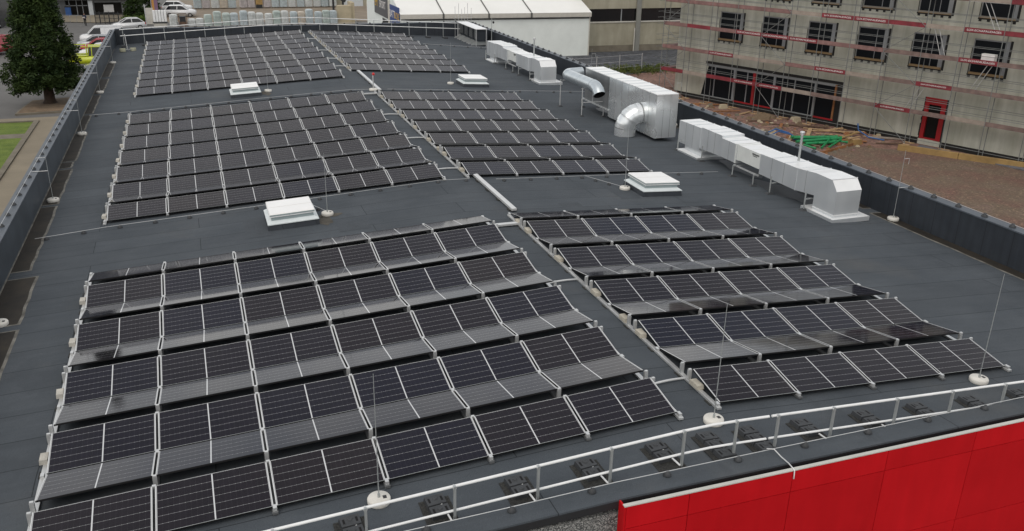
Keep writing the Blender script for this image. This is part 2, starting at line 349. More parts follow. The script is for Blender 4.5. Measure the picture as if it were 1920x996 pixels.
# ------------------------------------------------------------------ ground, yards, site
mb = MB(); mb.poly([(-900, -500, G), (900, -500, G), (900, 1200, G), (-900, 1200, G)], 'asphalt')
g_ = link(bpy.data.objects.new('ground', mb.mesh('ground'))); g_['kind'] = 'structure'
ground_sheet('paved_path', [(-19.0, -20), (-12.9, -20), (-12.9, 63.2), (-24, 63.2), (-24, 61.75), (-19.0, 61.75)], G + .006, 'tan_paving')
ground_sheet('lawn', [(-40, 57.6), (-19.3, 57.6), (-19.3, 61.55), (-40, 61.7)], G + .010, 'grass')
ground_sheet('lawn', [(-40, 5), (-19.3, 5), (-19.3, 56.2), (-40, 56.4)], G + .010, 'grass')
ground_sheet('footpath', [(-40, 56.4), (-19.3, 56.2), (-19.3, 57.6), (-40, 57.6)], G + .008, 'kerb_stone')
mb = MB(); mb.box(-19.3, -18.95, -20, 61.75, G, G + .10, 'kerb_stone'); mb.box(-40, -19.3, 61.56, 61.75, G, G + .10, 'kerb_stone')
k_ = solo(mb, 'kerb', None, None, kind='structure')
isl = [(-20.95, 64.2), (-20.9, 65.6), (-20.5, 69.7), (-17.0, 70.6), (-15.4, 70.2), (-15.4, 64.7), (-17.9, 64.5)]
mb = MB(); mb.prism([(x, y, G - .02) for x, y in isl][::1], (0, 0, .17), 'kerb_stone')
o = solo(mb, 'planting_bed', None, None, kind='structure')
ground_sheet('planting_soil', [(-18.2 + (x + 18.2) * .95, 67.3 + (y - 67.3) * .95) for x, y in isl], G + .156, 'mulch')
ground_sheet('sand_yard', [(-11, 128), (60, 118), (90, 230), (-11, 230)], G + .006, 'sand_yard')
ground_sheet('construction_site', [(14.6, -40), (120, -40), (120, 70), (60, 72), (42, 72.5), (31, 69.5), (14.6, 66)], G + .006, 'red_soil')
ground_sheet('gravel_yard', [(14.6, 66), (31, 69.5), (42, 72.5), (60, 72), (60, 86.4), (36.5, 86.4), (36.5, 84), (14.6, 84)], G + .010, 'dark_gravel')
ground_sheet('stony_fill', [(14.7, 33.0), (27, 35.0), (32.9, 36.9), (37.0, 38.4), (39.4, 36.3), (43.9, 30.1), (49.5, 16), (60, -10), (14.7, -20)], G + .012, 'stony_fill')
ground_sheet('terrace', [(-25.4, 138.9), (-24.4, 130.1), (-19.9, 128.3), (-16.6, 129.5), (-16.6, 138.9)], G + .08, 'tan_paving')

# ------------------------------------------------------------------ main building
XL, XR, YN, YF = -12.6, 14.15, -1.45, 58.5
bld = thing('flat_roofed_building', 'long building with dark felt roof, dark parapets and red cladding on its front', 'building', (0, 0, G))
mb = MB(); xs = [XL, -8, -4, -2, -1.2, -.8, -.5, -.25, 0, .25, .5, .8, 1.2, 2, 4, 8, 12, XR]
for a, b in zip(xs[:-1], xs[1:]): mb.add([(a, YN, rz(a)), (b, YN, rz(b)), (b, YF, rz(b)), (a, YF, rz(a))], [(0, 1, 2, 3)], 'roof_felt', True)
part(mb, 'roof_deck', bld)
# parapets (inner face, top) with sheet coping
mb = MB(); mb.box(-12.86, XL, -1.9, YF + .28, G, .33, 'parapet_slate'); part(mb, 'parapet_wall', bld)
mb = MB(); mb.box(XL, 14.43, YF, YF + .26, G, .40, 'parapet_sheet'); part(mb, 'parapet_wall', bld)
mb = MB(); mb.box(XR, 14.43, -1.9, YF, G, .30, 'parapet_sheet'); part(mb, 'parapet_wall', bld)
mb = MB(); mb.box(-12.92, -12.57, -1.88, YF + .30, .332, .372, 'coping_metal'); part(mb, 'coping', bld)
mb = MB(); mb.box(-12.56, 14.1, YF - .03, YF + .30, .402, .442, 'coping_metal'); part(mb, 'coping', bld)
mb = MB(); mb.box(14.12, 14.49, -1.88, YF + .30, .302, .342, 'coping_metal'); part(mb, 'coping', bld)
# near kerb: felt-covered upstand, dark drip edge, walls
mb = MB(); kz = [(-12.6, -.16), (-6.5, -.08), (-3.65, -.005), (-1.8, .055), (1.2, .058), (14.15, .058)]
for (xa, za), (xb, zb) in zip(kz[:-1], kz[1:]):
    prof = lambda x, z: [(x, -1.40, rz(x) - .02), (x, -1.46, max(z - .02, rz(x) + .012)), (x, -1.90, z), (x, -1.905, z - .07)]
    A, B = prof(xa, za), prof(xb, zb)
    for i in range(3): mb.add([A[i], A[i + 1], B[i + 1], B[i]], [(0, 1, 2, 3)], 'roof_felt')
part(mb, 'roof_kerb', bld)
mb = MB()
for (xa, za), (xb, zb) in zip(kz[:-1], kz[1:]):
    mb.add([(xa, -1.908, za - .03), (xa, -1.908, za - .16), (xb, -1.908, zb - .16), (xb, -1.908, zb - .03)], [(0, 1, 2, 3)], 'black_plastic')
part(mb, 'drip_edge', bld)
mb = MB(); mb.box(-12.6, 14.15, -1.89, -1.6, G, -.2, 'pebble_dash'); part(mb, 'pebble_wall', bld)
# red cladding panels, each its own
zs = [.040, -.372, -1.86, -3.35, -4.84, -6.4]; xj = [-1.87, -.77, 1.16, 3.09, 5.03, 6.96, 8.9, 10.83, 12.76, 14.4]
mb = MB(); mb.box(-1.86, 14.4, -2.06, -1.93, G + .1, -.03, 'joint_dark'); part(mb, 'cladding_backing', bld)
for xa, xb in zip(xj[:-1], xj[1:]):
    for zt, zb in zip(zs[:-1], zs[1:]):
        mb = MB(); mb.box(xa + .006, xb - .006, -2.10, -2.061, zb + .006, zt - .006, 'red_cladding'); part(mb, 'cladding_panel', bld)
mb = MB(); mb.box(-1.90, -1.872, -2.10, -1.91, G + .1, .038, 'red_cladding'); part(mb, 'cladding_return', bld)
mb = MB(); mb.box(-1.90, 14.4, -2.105, -2.035, .040, .058, 'cap_trim'); part(mb, 'cap_flashing', bld)
mottled('roof_patch', (.062, .071, .081), .10, 1.5, .88, 0, .2, .35, .25); mottled('wet_stain', (.036, .041, .046), .25, 2.5, .42, 0, 0, .1, .5); mottled('brown_stain', (.085, .078, .066), .3, 4, .9, 0, .15, .2, .25)
for x0, x1, y0, y1 in ((-6.5, -5.75, 12.9, 14.7), (-3.9, -3.0, 12.3, 13.1), (5.6, 6.35, 13.2, 15.0), (3.2, 3.9, 12.1, 13.0)):
    mb = MB(); mb.add([(x, y, rz(x) + .005) for x, y in ((x0, y0), (x1, y0), (x1, y1), (x0, y1))], [(0, 1, 2, 3)], 'roof_patch'); part(mb, 'felt_patch', bld)
def stain(x, y, rx, ry, mat, seed):
    r_ = random.Random(seed); n = 22; k1, k2 = r_.uniform(0, 6), r_.uniform(0, 6); pts = []
    for i in range(n):
        a_ = 2 * math.pi * i / n; q = 1 + .22 * math.sin(2 * a_ + k1) + .14 * math.sin(5 * a_ + k2) + r_.uniform(-.06, .06); pts.append((x + rx * q * math.cos(a_), y + ry * q * math.sin(a_)))
    mb = MB(); mb.poly([(px, py, rz(px) + .0065) for px, py in pts], mat); part(mb, 'water_stain' if mat == 'wet_stain' else 'dirt_stain', bld)
for i, a_ in enumerate(((-4.15, 13.5, .16, .5, 'brown_stain'), (-3.95, 13.95, .3, .22, 'brown_stain'), (12.3, 13.2, .75, 1.5, 'wet_stain'), (12.6, 16.6, .7, 1.1, 'wet_stain'), (13.3, 12.6, .5, .9, 'wet_stain'), (12.4, 28.0, .6, 1.6, 'wet_stain'), (-4.1, 34.6, .2, .6, 'brown_stain'))): stain(*a_, i + 3)
# silted gutters along both low edges
def blob_strip(x0, x1, y0, y1, z, mat, seed, wob=.10, n=None):
    r_ = random.Random(seed); n = n or max(6, int((y1 - y0) / .5)); pts = []
    for i in range(n + 1):
        y = y0 + (y1 - y0) * i / n; pts.append((x1 + r_.uniform(-wob, wob) * (.3 if i in (0, n) else 1), y))
    back = [(x0 + r_.uniform(-.02, .02), y0 + (y1 - y0) * i / n) for i in range(n, -1, -1)]
    return pts + back
k = 0
for y0, y1, wd in ((5.2, 8.9, .72), (9.3, 12.3, .70), (12.9, 18.7, .46), (19.0, 23.4, .46), (23.7, 24.5, .40), (24.7, 29.6, .45), (30.1, 33.4, .3), (33.8, 38.5, .35), (39.0, 43.6, .42), (44.4, 49.6, .40)):
    for zz, mat, grow in ((.004, 'dust_border', .07), (.008, 'sludge', 0)):
        pts = blob_strip(XL + .005, XL + wd + grow, y0 - grow * .8, y1 + grow * .8, 0, mat, k * 7 + 1, .022)
        mb = MB(); mb.poly([(x, y, rz(x) + zz) for x, y in pts], mat); part(mb, 'gutter_dust' if grow else 'gutter_silt', bld)
    k += 1
for y0, y1, wd in ((-1.3, 10.6, .42), (11.2, 12.6, .3), (16, 22, .3), (24, 33, .3)):
    for zz, mat, grow in ((.004, 'dust_border', .08), (.008, 'sludge', 0)):
        pts = blob_strip(XR - .005, XR - wd - grow, y0 - grow, y1 + grow, 0, mat, k * 5 + 1, .022)
        mb = MB(); mb.poly([(x, y, rz(x) + zz) for x, y in pts], mat); part(mb, 'gutter_dust' if grow else 'gutter_silt', bld)
    k += 1

mb = MB(); mb.box(XL, XL + .018, -1.4, 56, rz(XL) + .012, rz(XL) + .05, 'dust_border'); part(mb, 'base_flashing', bld)
# ------------------------------------------------------------------ solar arrays
PW, D, DAB, HT, HB = 1.775, 2.335, 1.006, .294, .116
TILT = math.atan2(HT - HB, DAB); PL = 1.737; PD = DAB / math.cos(TILT) - .004
mb = MB(); hx, hy, th = PL / 2, PD / 2, .032
for x0, x1, y0, y1 in ((-hx, -hx + .015, -hy, hy), (hx - .015, hx, -hy, hy)):
    mb.box(x0, x1, y0, y1, -th, 0, 'black_back', 'frame_silver')
for y0, y1 in ((-hy, -hy + .007), (hy - .006, hy)):
    mb.box(-hx + .017, hx - .017, y0, y1, -th, 0, 'black_back', 'alu_dull' if y0 < 0 else 'frame_silver')
mb.poly([(-hx + .017, -hy + .009, -.012), (-hx + .017, hy - .009, -.012), (hx - .017, hy - .009, -.012), (hx - .017, -hy + .009, -.012)], 'black_back')
frame_me = mb.mesh('frame')
for i, mt in enumerate(mb.m):
    if mt == 'alu_dull' or (mt == 'frame_silver' and i > 12): mb.m[i] = 'black_back'
frame_b_me = mb.mesh('frame')
mb = MB(); mb.poly([(-hx + .017, -hy + .009, -.003), (hx - .017, -hy + .009, -.003), (hx - .017, hy - .009, -.003), (-hx + .017, hy - .009, -.003)], 'pv_cells')
glass_me = mb.mesh('cell_glass')
ARR = {'FL': ('near left', 'L', 6, 5, 0.0, -.188), 'FR': ('near right', 'R', 4, 5, .166, 1.158), 'ML': ('middle left', 'L', 6, 7, 16.067, -.211),
       'MR': ('middle right', 'R', 4, 7, 16.264, 1.177), 'KL': ('far left', 'L', 6, 9, 36.919, -.228), 'KR': ('far right', 'R', 4, 8, 39.397, 1.084)}
stuff_faces = MB()
def panel(x, y, z, away, sgn, lab):
    e = thing('solar_panel', lab, 'solar panel', (x, y, z), group='solar panels on the roof')
    e.rotation_euler = (Matrix.Rotation(math.atan(S) * (-1 if sgn < 0 else 1), 4, 'Y') @ Matrix.Rotation(-TILT if away else TILT, 4, 'X')).to_euler()
    for nm, me in (('frame', frame_b_me if away else frame_me), ('cell_glass', glass_me)):
        o = link(bpy.data.objects.new(nm, me)); o.parent = e
    return e
for key, (nm, sd_, nc, nr, y0, e0) in ARR.items():
    sgn = -1 if sd_ == 'L' else 1
    for r_ in range(nr):
        for c_ in range(nc):
            X = (-(e0) - (c_ + .5) * PW) if sd_ == 'L' else (e0 + (c_ + .5) * PW)
            zz = -S * abs(X)
            ci = (nc - 1 - c_) if sd_ == 'L' else c_
            z_ = zz + (HT + HB) / 2
            panel(X, y0 + r_ * D + DAB / 2, z_, False, sgn, f'solar panel tilted toward viewer, {nm} array, {ORD[r_]} row from front, {ORD[ci]} from left')
            yb = y0 + r_ * D + DAB + .302 + DAB / 2
            if key in ('FL', 'FR', 'ML'):
                panel(X, yb, z_, True, sgn, f'solar panel tilted away, {nm} array, behind {ORD[r_]} row from front, {ORD[ci]} from left')
            else:
                rm = Matrix.Rotation(math.atan(S) * (-1 if sgn < 0 else 1), 4, 'Y') @ Matrix.Rotation(-TILT, 4, 'X')
                tm = MB()
                tm.box(-hx, -hx + .014, -hy, hy, -th, 0, 'black_back', 'frame_silver'); tm.box(hx - .014, hx, -hy, hy, -th, 0, 'black_back', 'frame_silver')
                tm.box(-hx + .017, hx - .017, -hy, -hy + .009, -th, 0, 'black_back'); tm.box(-hx + .017, hx - .017, hy - .009, hy, -th, 0, 'black_back'); tm.box(-hx + .017, hx - .017, -hy + .009, hy - .009, -.014, -.003, 'black_back')
                stuff_faces.add([rm @ q + Vector((X, yb, z_)) for q in tm.v], tm.f, 'alu_white'); stuff_faces.m[-len(tm.f):] = tm.m
solo(stuff_faces, 'solar_panels', 'rear facing solar panels hidden behind the far and middle right rows', 'solar panel', (0, 40, 0), kind='stuff')
# mounting rails under every column edge
mb = MB(); mb.box(-.03, .03, -.05, .05, .06, HB + .006, 'alu'); valley_me = mb.mesh('valley_bracket')
mb = MB(); mb.box(-.035, .035, -.022, .03, .06, HT - .02, 'alu'); mb.box(-.03, .03, -.024, .024, HT - .02, HT + .006, 'alu_white'); ridge_me = mb.mesh('ridge_bracket')
mb = MB(); mb.box(-.09, .09, -.1, .1, .004, .018, 'rubber_mat'); railpad_me = mb.mesh('pad')
for key, (nm, sd_, nc, nr, y0, e0) in ARR.items():
    for c_ in range(nc + 1):
        X = (-e0 - c_ * PW) if sd_ == 'L' else (e0 + c_ * PW)
        if c_ == 0: X += .035 if sd_ == 'L' else -.035
        if c_ == nc: X += -.035 if sd_ == 'L' else .035
        zz = -S * abs(X); ci = (nc - c_) if sd_ == 'L' else c_
        t_ = thing('mounting_rail', f'aluminium rail with brackets under {nm} solar array, {ORD[ci]} rail from left', 'rail', (X, y0, zz), group='mounting rails under the solar panels')
        mb = MB(); mb.box(X - .045, X + .045, y0 - .10, y0 + nr * D + .06, zz + .018, zz + .06, 'alu' if c_ in (0, nc) else 'alu_shaded'); part(mb, 'base_rail', t_)  # inner rails darkened: shade inside the panel gaps put into the colour
        O = t_.location
        def sh(me, name, y):
            o = link(bpy.data.objects.new(name, me)); o.parent = t_; o.location = (0, y - y0, 0)
        for r_ in range(nr + 1):
            sh(valley_me, 'valley_bracket', y0 + r_ * D - .012)
            if r_ < nr:
                ya = y0 + r_ * D + DAB
                sh(ridge_me, 'ridge_bracket', ya + .008); sh(ridge_me, 'ridge_bracket', ya + .294)
        for r_ in range(0, nr * 2): sh(railpad_me, 'pad', y0 + .2 + r_ * D / 2 * .98)
# ballast blocks at the row ends
bm_ = MB(); bm_.frustum((-.075, .075, -.15, .15), (-.068, .068, -.14, .14), 0, .09, 'beige_block'); block_me = bm_.mesh('ballast_block')
bm_ = MB(); bm_.frustum((-.07, .07, -.13, .13), (-.065, .065, -.12, .12), 0, .09, 'pale_concrete'); block2_me = bm_.mesh('ballast_block')
def ballast(X, y, me, lab):
    o = link(bpy.data.objects.new('ballast_block', me)); o.location = (X, y, -S * abs(X) + .061); o.rotation_euler = (0, 0, rnd.uniform(-.08, .08))
    o['label'] = lab; o['category'] = 'block'; o['group'] = 'ballast blocks on the mounting rails'
for key in ARR:
    nm, sd_, nc, nr, y0, e0 = ARR[key]
    for r_ in range(nr):
        if sd_ == 'L':
            ballast(-e0 - nc * PW - .07, y0 + r_ * D + .52, block2_me, f'pale concrete block at left edge of {nm} array, beside {ORD[r_]} row from front')
        else:
            ballast(e0 - .03, y0 + r_ * D + .74, block_me, f'beige concrete block on left rail of {nm} array, under {ORD[r_]} row from front')
            if r_ % 3 == 1: ballast(e0 - .02, y0 + r_ * D + 1.55, block_me, f'beige concrete block on left rail of {nm} array, just behind {ORD[r_]} row')

# cable trays and cross conduits at the ridge corridor
def tray(label, x, y0, y1, wd=.08):
    mb = MB(); z = rz(x); t_ = thing('cable_tray', label, 'cable tray', (x, y0, z))
    mb.box(x - wd, x + wd, y0, y1, z + .05, z + .12, 'alu_white'); part(mb, 'cover', t_)
    mb = MB()
    for i in range(int((y1 - y0) / 1.1) + 1): mb.box(x - wd - .05, x + wd + .05, y0 + .1 + i * 1.1, y0 + .32 + i * 1.1, z + .004, z + .05, 'rubber_mat')
    part(mb, 'pad', t_)
tray('pale cable tray along the ridge between the near and middle solar arrays', 1.43, 12.25, 16.8)
tray('pale cable tray along the ridge between the middle and far solar arrays', 1.45, 32.9, 39.2)
def conduit(label, y, x0, x1, r_=.026, dy=.1):
    pts = [(x0 + (x1 - x0) * i / 8, y + dy * i / 8, rz(x0 + (x1 - x0) * i / 8) + r_ + .006 + .02 * math.sin(math.pi * i / 8)) for i in range(9)]
    mb = MB(); mb.tube(pts, r_, 'alu_white', 8); solo(mb, 'cable_conduit', label, 'conduit', (x0, y, rz(x0)), group='conduits crossing the ridge corridor')
for i, (y, tx) in enumerate(((1.2, 'nearest of those between the near arrays'), (6.5, 'middle one between the near arrays'), (17.35, 'nearest of those between the middle arrays'), (22.2, 'second between the middle arrays'), (26.9, 'third between the middle arrays'), (41.0, 'nearest of those between the far arrays'), (44.1, 'second between the far arrays'), (47.8, 'third between the far arrays'), (53.7, 'farthest between the far arrays'))):
    conduit('pale conduit crossing the ridge corridor, ' + tx, y, .25, 1.12)
for y, tx in ((11.0, 'near'), (32.0, 'middle')):
    mb = MB(); z = rz(.6); t_ = thing('cable_tray', f'short pale cable tray crossing the corridor at the back of the {tx} arrays', 'cable tray', (.6, y, z))
    mb.box(.2, 1.12, y - .11, y - .005, z + .035, z + .09, 'alu_white'); part(mb, 'cover', t_); mb = MB(); mb.box(.2, 1.12, y + .005, y + .09, z + .035, z + .075, 'alu'); part(mb, 'cover', t_)

# ------------------------------------------------------------------ skylights
def skylight(x, y, label):
    t_ = thing('skylight', label, 'skylight', (x, y, -S * abs(x)), (0, math.atan(S) * (-1 if x < 0 else 1), 0), 'skylights on the roof')
    mb = MB(); mb.frustum((-.76, .76, -.76, .76), (-.72, .72, -.72, .72), -.03, .17, 'parapet_sheet'); part(mb, 'upstand', t_, True)
    mb = MB(); mb.box(-.745, .745, -.745, .745, .171, .195, 'skylight_pvc'); mb.frustum((-.745, .745, -.745, .745), (-.63, .63, -.63, .63), .1955, .265, 'skylight_pvc'); part(mb, 'flashing', t_, True)
    mb = MB(); mb.box(-.61, .61, -.61, .61, .265, .375, 'skylight_body'); part(mb, 'glazed_body', t_, True)
    mb = MB(); mb.box(-.66, .66, -.66, .66, .376, .397, 'white_paint'); mb.box(-.65, .65, -.65, .65, .403, .45, 'skylight_body'); part(mb, 'lid_frame', t_, True)
    mb = MB(); mb.frustum((-.66, .66, -.66, .66), (-.64, .64, -.64, .64), .452, .48, 'skylight_lid', True); mb.box(-.645, .645, -.015, -.008, .4805, .483, 'tent_trim'); part(mb, 'lid', t_, True)
skylight(-5.10, 14.02, 'white lidded skylight between the near left and middle left solar arrays')
skylight(7.2, 14.1, 'white lidded skylight between the near right and middle right solar arrays')
skylight(-5.10, 34.85, 'white lidded skylight between the middle left and far left solar arrays')
skylight(7.15, 35.3, 'white lidded skylight between the middle right and far right solar arrays')

# ------------------------------------------------------------------ lightning rods and conductors
def disc_prof(r_, h): return [(r_ * .96, 0), (r_, .015), (r_, h * .75), (r_ * .93, h), (.03, h + .002)]
def rod(x, y, h, label, bracket=0, top=None):
    z = rz(x) + .004; t_ = thing('lightning_rod', label, 'lightning rod', (x, y, z), group='lightning rods on the roof')
    mb = MB(); mb.lathe((x, y, z), disc_prof(.185, .095), 'disc_concrete', 28); mb.box(x + .06, x + .12, y - .06, y + .02, z + .0975, z + .099, 'black_plastic'); part(mb, 'concrete_base', t_)
    mb = MB(); mb.tube([(x, y, z + .09), (x, y, z + h * .5), (x, y, z + h)], [.011, .008, .005], 'alu_dull', 6); mb.tube([(x, y, z + .09), (x, y, z + .16)], .022, 'alu_dull', 8); part(mb, 'mast', t_)
    if bracket:
        mb = MB(); zc = .385 if x < 0 else .355; mb.tube([(x, y, zc), (bracket, y, zc)], .011, 'alu', 6); mb.tube([(x, y, z + h * .88), (x + (bracket - x) * .6, y, z + h * .88), (x + (bracket - x) * .6, y, z + h * .80)], .008, 'alu', 6); part(mb, 'bracket', t_)
rod(-5.34, -.38, 2.3, 'tall thin lightning rod on round white base in front of near left array')
rod(.78, -.28, 2.33, 'tall thin lightning rod on round white base at ridge beside the guard rail joint')
rod(7.22, -.12, 2.4, 'tall thin lightning rod on round white base in front of near right array')
rod(-4.02, 14.02, 1.95, 'thin lightning rod on white base beside the skylight between the left arrays')
rod(6.24, 14.3, 2.25, 'thin lightning rod on white base beside the skylight between the right arrays')
rod(-3.96, 35.03, 1.9, 'thin lightning rod beside the far left skylight')
rod(5.95, 35.5, 2.25, 'thin lightning rod beside the far right skylight')
rod(13.95, 9.85, 2.37, 'thin lightning rod on white base against the right parapet', 14.3)
for y, tx in ((9.4, 'nearest'), (19.35, 'second from the front'), (29.3, 'third from the front'), (39.2, 'fourth from the front'), (49.6, 'farthest')):
    rod(-12.28, y, 1.7, f'thin lightning rod braced to the left parapet, {tx} of those along it', -12.75)
for y in (24.5, 34.2): rod(13.9, y, 2.3, 'thin lightning rod by right parapet behind the ' + ('long front duct' if y < 30 else 'large shiny air handler'), 14.3)
# small red-topped mast and the twin-block stand
t_ = thing('obstruction_light', 'short mast with a red and white top on a round base at the ridge', 'mast', (1.17, 33.2, rz(1.17)))
z = rz(1.17); mb = MB(); mb.lathe((1.17, 33.2, z + .004), disc_prof(.22, .1), 'disc_concrete', 24); part(mb, 'concrete_base', t_)
mb = MB(); mb.tube([(1.17, 33.2, z + .1), (1.17, 33.2, z + .80)], .03, 'alu', 8); part(mb, 'mast', t_)
mb = MB(); mb.lathe((1.2, 33.2, z + .78), [(.04, 0), (.07, .03), (.075, .08), (.045, .12), (.01, .14)], 'red_paint', 14); part(mb, 'lamp_head', t_)
t_ = thing('roof_mast', 'short pole on a bar with two round blocks in the far left roof corner', 'mast', (-11.6, 54.6, rz(-11.6)))
z = rz(11.6); mb = MB(); mb.box(-11.95, -11.3, 54.57, 54.63, z + .1, z + .15, 'alu_dull'); part(mb, 'cross_bar', t_)
for xx, yy in ((-11.95, 54.5), (-11.3, 54.75)):
    mb = MB(); mb.lathe((xx, yy, z + .004), [(.2, 0), (.2, .2), (.1, .21), (.08, .15)], 'olive_block', 18); part(mb, 'weight', t_)
mb = MB(); mb.tube([(-11.65, 54.6, z + .12), (-11.7, 54.6, z + 1.15)], .03, 'alu', 8); part(mb, 'pole', t_)
# conductor wires on block holders
hb = MB(); hb.lathe((0, 0, 0), [(.075, 0), (.075, .02), (.05, .06), (.028, .085)], 'black_block', 10); holder_me = hb.mesh('wire_holder')
def conductor(label, pts, step, zoff=.085, r_=.006, sc=1.0, first=.3):
    t_ = thing('lightning_conductor', label, 'wire', pts[0], group='lightning conductor wires')
    P_ = [Vector(q) + Vector((0, 0, zoff)) for q in pts]
    mb = MB(); mb.tube(P_, r_, 'alu', 6); part(mb, 'wire', t_)
    acc = first
    for a, b in zip(pts[:-1], pts[1:]):
        a = Vector(a); b = Vector(b); ln = (b - a).length
        while acc < ln:
            q = a + (b - a) * (acc / ln)
            o = link(bpy.data.objects.new('wire_holder', holder_me)); o.parent = t_; o.location = q - Vector(pts[0]); o.scale = (sc, sc, sc); o.rotation_euler = (0, 0, rnd.uniform(0, 6)); acc += step
        acc -= ln
rp = lambda x, y: (x, y, rz(x) + .004)
conductor('thin wire on black holders across the left roof behind the near left array', [rp(-12.3, 15.3), rp(-10.4, 15.52), rp(-6, 15.58), rp(-2.2, 15.70), rp(0, 15.80), rp(1.1, 15.86)], 1.0)
conductor('thin wire on black holders across the right roof behind the near right array', [rp(2.0, 15.72), rp(7.6, 15.92), rp(11.0, 15.95)], 1.0)
conductor('thin wire on black holders across the left roof behind the middle left array', [rp(-12.3, 33.0), rp(-10.5, 32.85), rp(-4.7, 33.0), rp(0, 33.05), rp(.9, 33.05)], 1.0)
conductor('thin wire on black holders across the right roof behind the middle right array', [rp(1.9, 33.2), rp(8.9, 33.1), rp(13.6, 33.1)], 1.0)
conductor('thin wire on black holders at the far right of the roof by the condensers', [rp(8.6, 52.4), rp(13.2, 51.2)], 1.0)
for a, b, tx in (((-4.62, 15.62), (-4.05, 14.2), 'left'), ((5.4, 15.85), (6.15, 14.4), 'right')):
    conductor(f'short wire from lightning rod to roof wire beside the {tx} near skylight', [rp(*a), rp(*b)], .6, first=.5)
conductor('thin wire on black holders along the left parapet coping', [(-12.74, -1.6, .372), (-12.74, 58.4, .372)], 1.0)
conductor('thin wire on black holders along the right parapet coping', [(14.3, -1.6, .342), (14.3, 58.4, .342)], 1.0, sc=1.3)
conductor('thin wire on black holders along the far parapet coping', [(-12.4, 58.62, .442), (14.0, 58.62, .442)], 1.0)
conductor('thin wire on black holders along the front roof kerb above the red cladding', [(-6.8, -1.58, -.09), (-3.6, -1.58, -.012), (-1.8, -1.58, .05), (1.2, -1.56, .055), (8.5, -1.54, .055)], 1.33, zoff=.075, r_=.007, sc=.95, first=.6)
mb = MB(); mb.tube([(1.0, -1.56, .16), (1.12, -1.6, .15), (1.16, -1.75, .09), (1.17, -1.95, .085), (1.17, -2.11, .06), (1.17, -2.12, -.1)], .011, 'alu_white', 8)
solo(mb, 'down_conductor', 'short pale cable running over the roof edge above the red cladding', 'cable', (1.1, -1.7, 0))

# ------------------------------------------------------------------ guard rails
cw = MB()
def slot_plate(y0, y1):
    cw.frustum((-.165, .165, y0 + .006, y1 - .006), (-.15, .15, y0 + .018, y1 - .018), 0, .07, 'black_block')
    for sx_ in (-.10, .10): cw.box(sx_ - .017, sx_ + .017, y0 + .08, y0 + .19, .0702, .072, 'black_back')
    cw.lathe((0, (y0 + y1) / 2 + .03, .0702), [(.045, 0), (.045, .004), (.02, .005)], 'black_block', 12)
slot_plate(0, .27); slot_plate(.27, .54); cw2_me = cw.mesh('counterweight'); slot_plate(-.27, 0); cw3_me = cw.mesh('counterweight')
pm = MB(); pm.box(-.27, .22, -.33, .52, 0, .006, 'rubber_mat'); pad_me = pm.mesh('protection_pad')
def near_rail(label, xs_, x0, x1, longs):
    t_ = thing('guard_rail', label, 'guard rail', ((x0 + x1) / 2, -1.3, 0), group='white guard rails at the front edge')
    O = Vector(t_.location)
    rail = lambda h: [(x, -1.3, rz(x) + h) for x in [x0 + (x1 - x0) * i / 16 for i in range(17)]]
    mb = MB(); mb.tube(rail(.665), .024, 'white_paint', 10); part(mb, 'top_rail', t_)
    mb = MB(); mb.tube(rail(.225), .021, 'white_paint', 10); part(mb, 'middle_rail', t_)
    for x in xs_:
        lg = x in longs; px = x + .13; z = rz(px)
        mb = MB(); mb.box(px - .018, px + .018, -1.37, -1.33, z + .03, z + .70, 'alu_dull'); mb.tube([(px, -1.36, z + .665), (px, -1.29, z + .665)], .03, 'alu', 8); part(mb, 'post', t_)
        mb = MB(); mb.tube([(x + .04, -.75, z + .05), (x + .1, -1.36, z + .05)], .016, 'white_paint', 8); part(mb, 'support_arm', t_)
        o = link(bpy.data.objects.new('counterweight', cw3_me if lg else cw2_me)); o.parent = t_; o.location = Vector((x, -1.16, rz(x) + .014)) - O; o.rotation_euler = (0, math.atan(S) * (-1 if x < 0 else 1), .04)
        o = link(bpy.data.objects.new('protection_pad', pad_me)); o.parent = t_; o.location = Vector((x, -1.16, rz(x) + .006)) - O; o.rotation_euler = (0, math.atan(S) * (-1 if x < 0 else 1), 0)
near_rail('left section of white two-bar guard rail along front roof edge', [-7.15, -5.84, -4.5, -3.16, -1.92, -.62, .37], -7.6, 1.16, (.37,))
near_rail('right section of white two-bar guard rail along front roof edge', [.99 + .2, 2.34, 3.73, 5.01, 6.3, 7.56, 8.85], 1.22, 9.6, (1.19,))
t_ = thing('guard_rail', 'long white two-bar guard rail before the far parapet', 'guard rail', (0, 57.5, 0)); O = Vector((0, 57.5, 0))
xs2 = [-12.2 + i * (25.2 / 16) for i in range(17)]
for h, nm in ((1.15, 'top_rail'), (.72, 'middle_rail')):
    mb = MB(); mb.tube([(x, 57.5, rz(x) + h) for x in xs2], .026, 'white_paint', 8); part(mb, nm, t_)
fcw = MB(); fcw.box(-.16, .16, -.75, -.1, .004, .09, 'black_block'); fcw_me = fcw.mesh('counterweight')
for i in range(19):
    x = -12.0 + i * 1.385; z = rz(x)
    mb = MB(); mb.box(x - .02, x + .02, 57.52, 57.56, z + .01, z + 1.18, 'alu_dull'); mb.tube([(x, 57.54, z + .05), (x, 56.9, z + .05)], .016, 'white_paint', 6); part(mb, 'post', t_)
    o = link(bpy.data.objects.new('counterweight', fcw_me)); o.parent = t_; o.location = Vector((x, 57.45, z)) - O
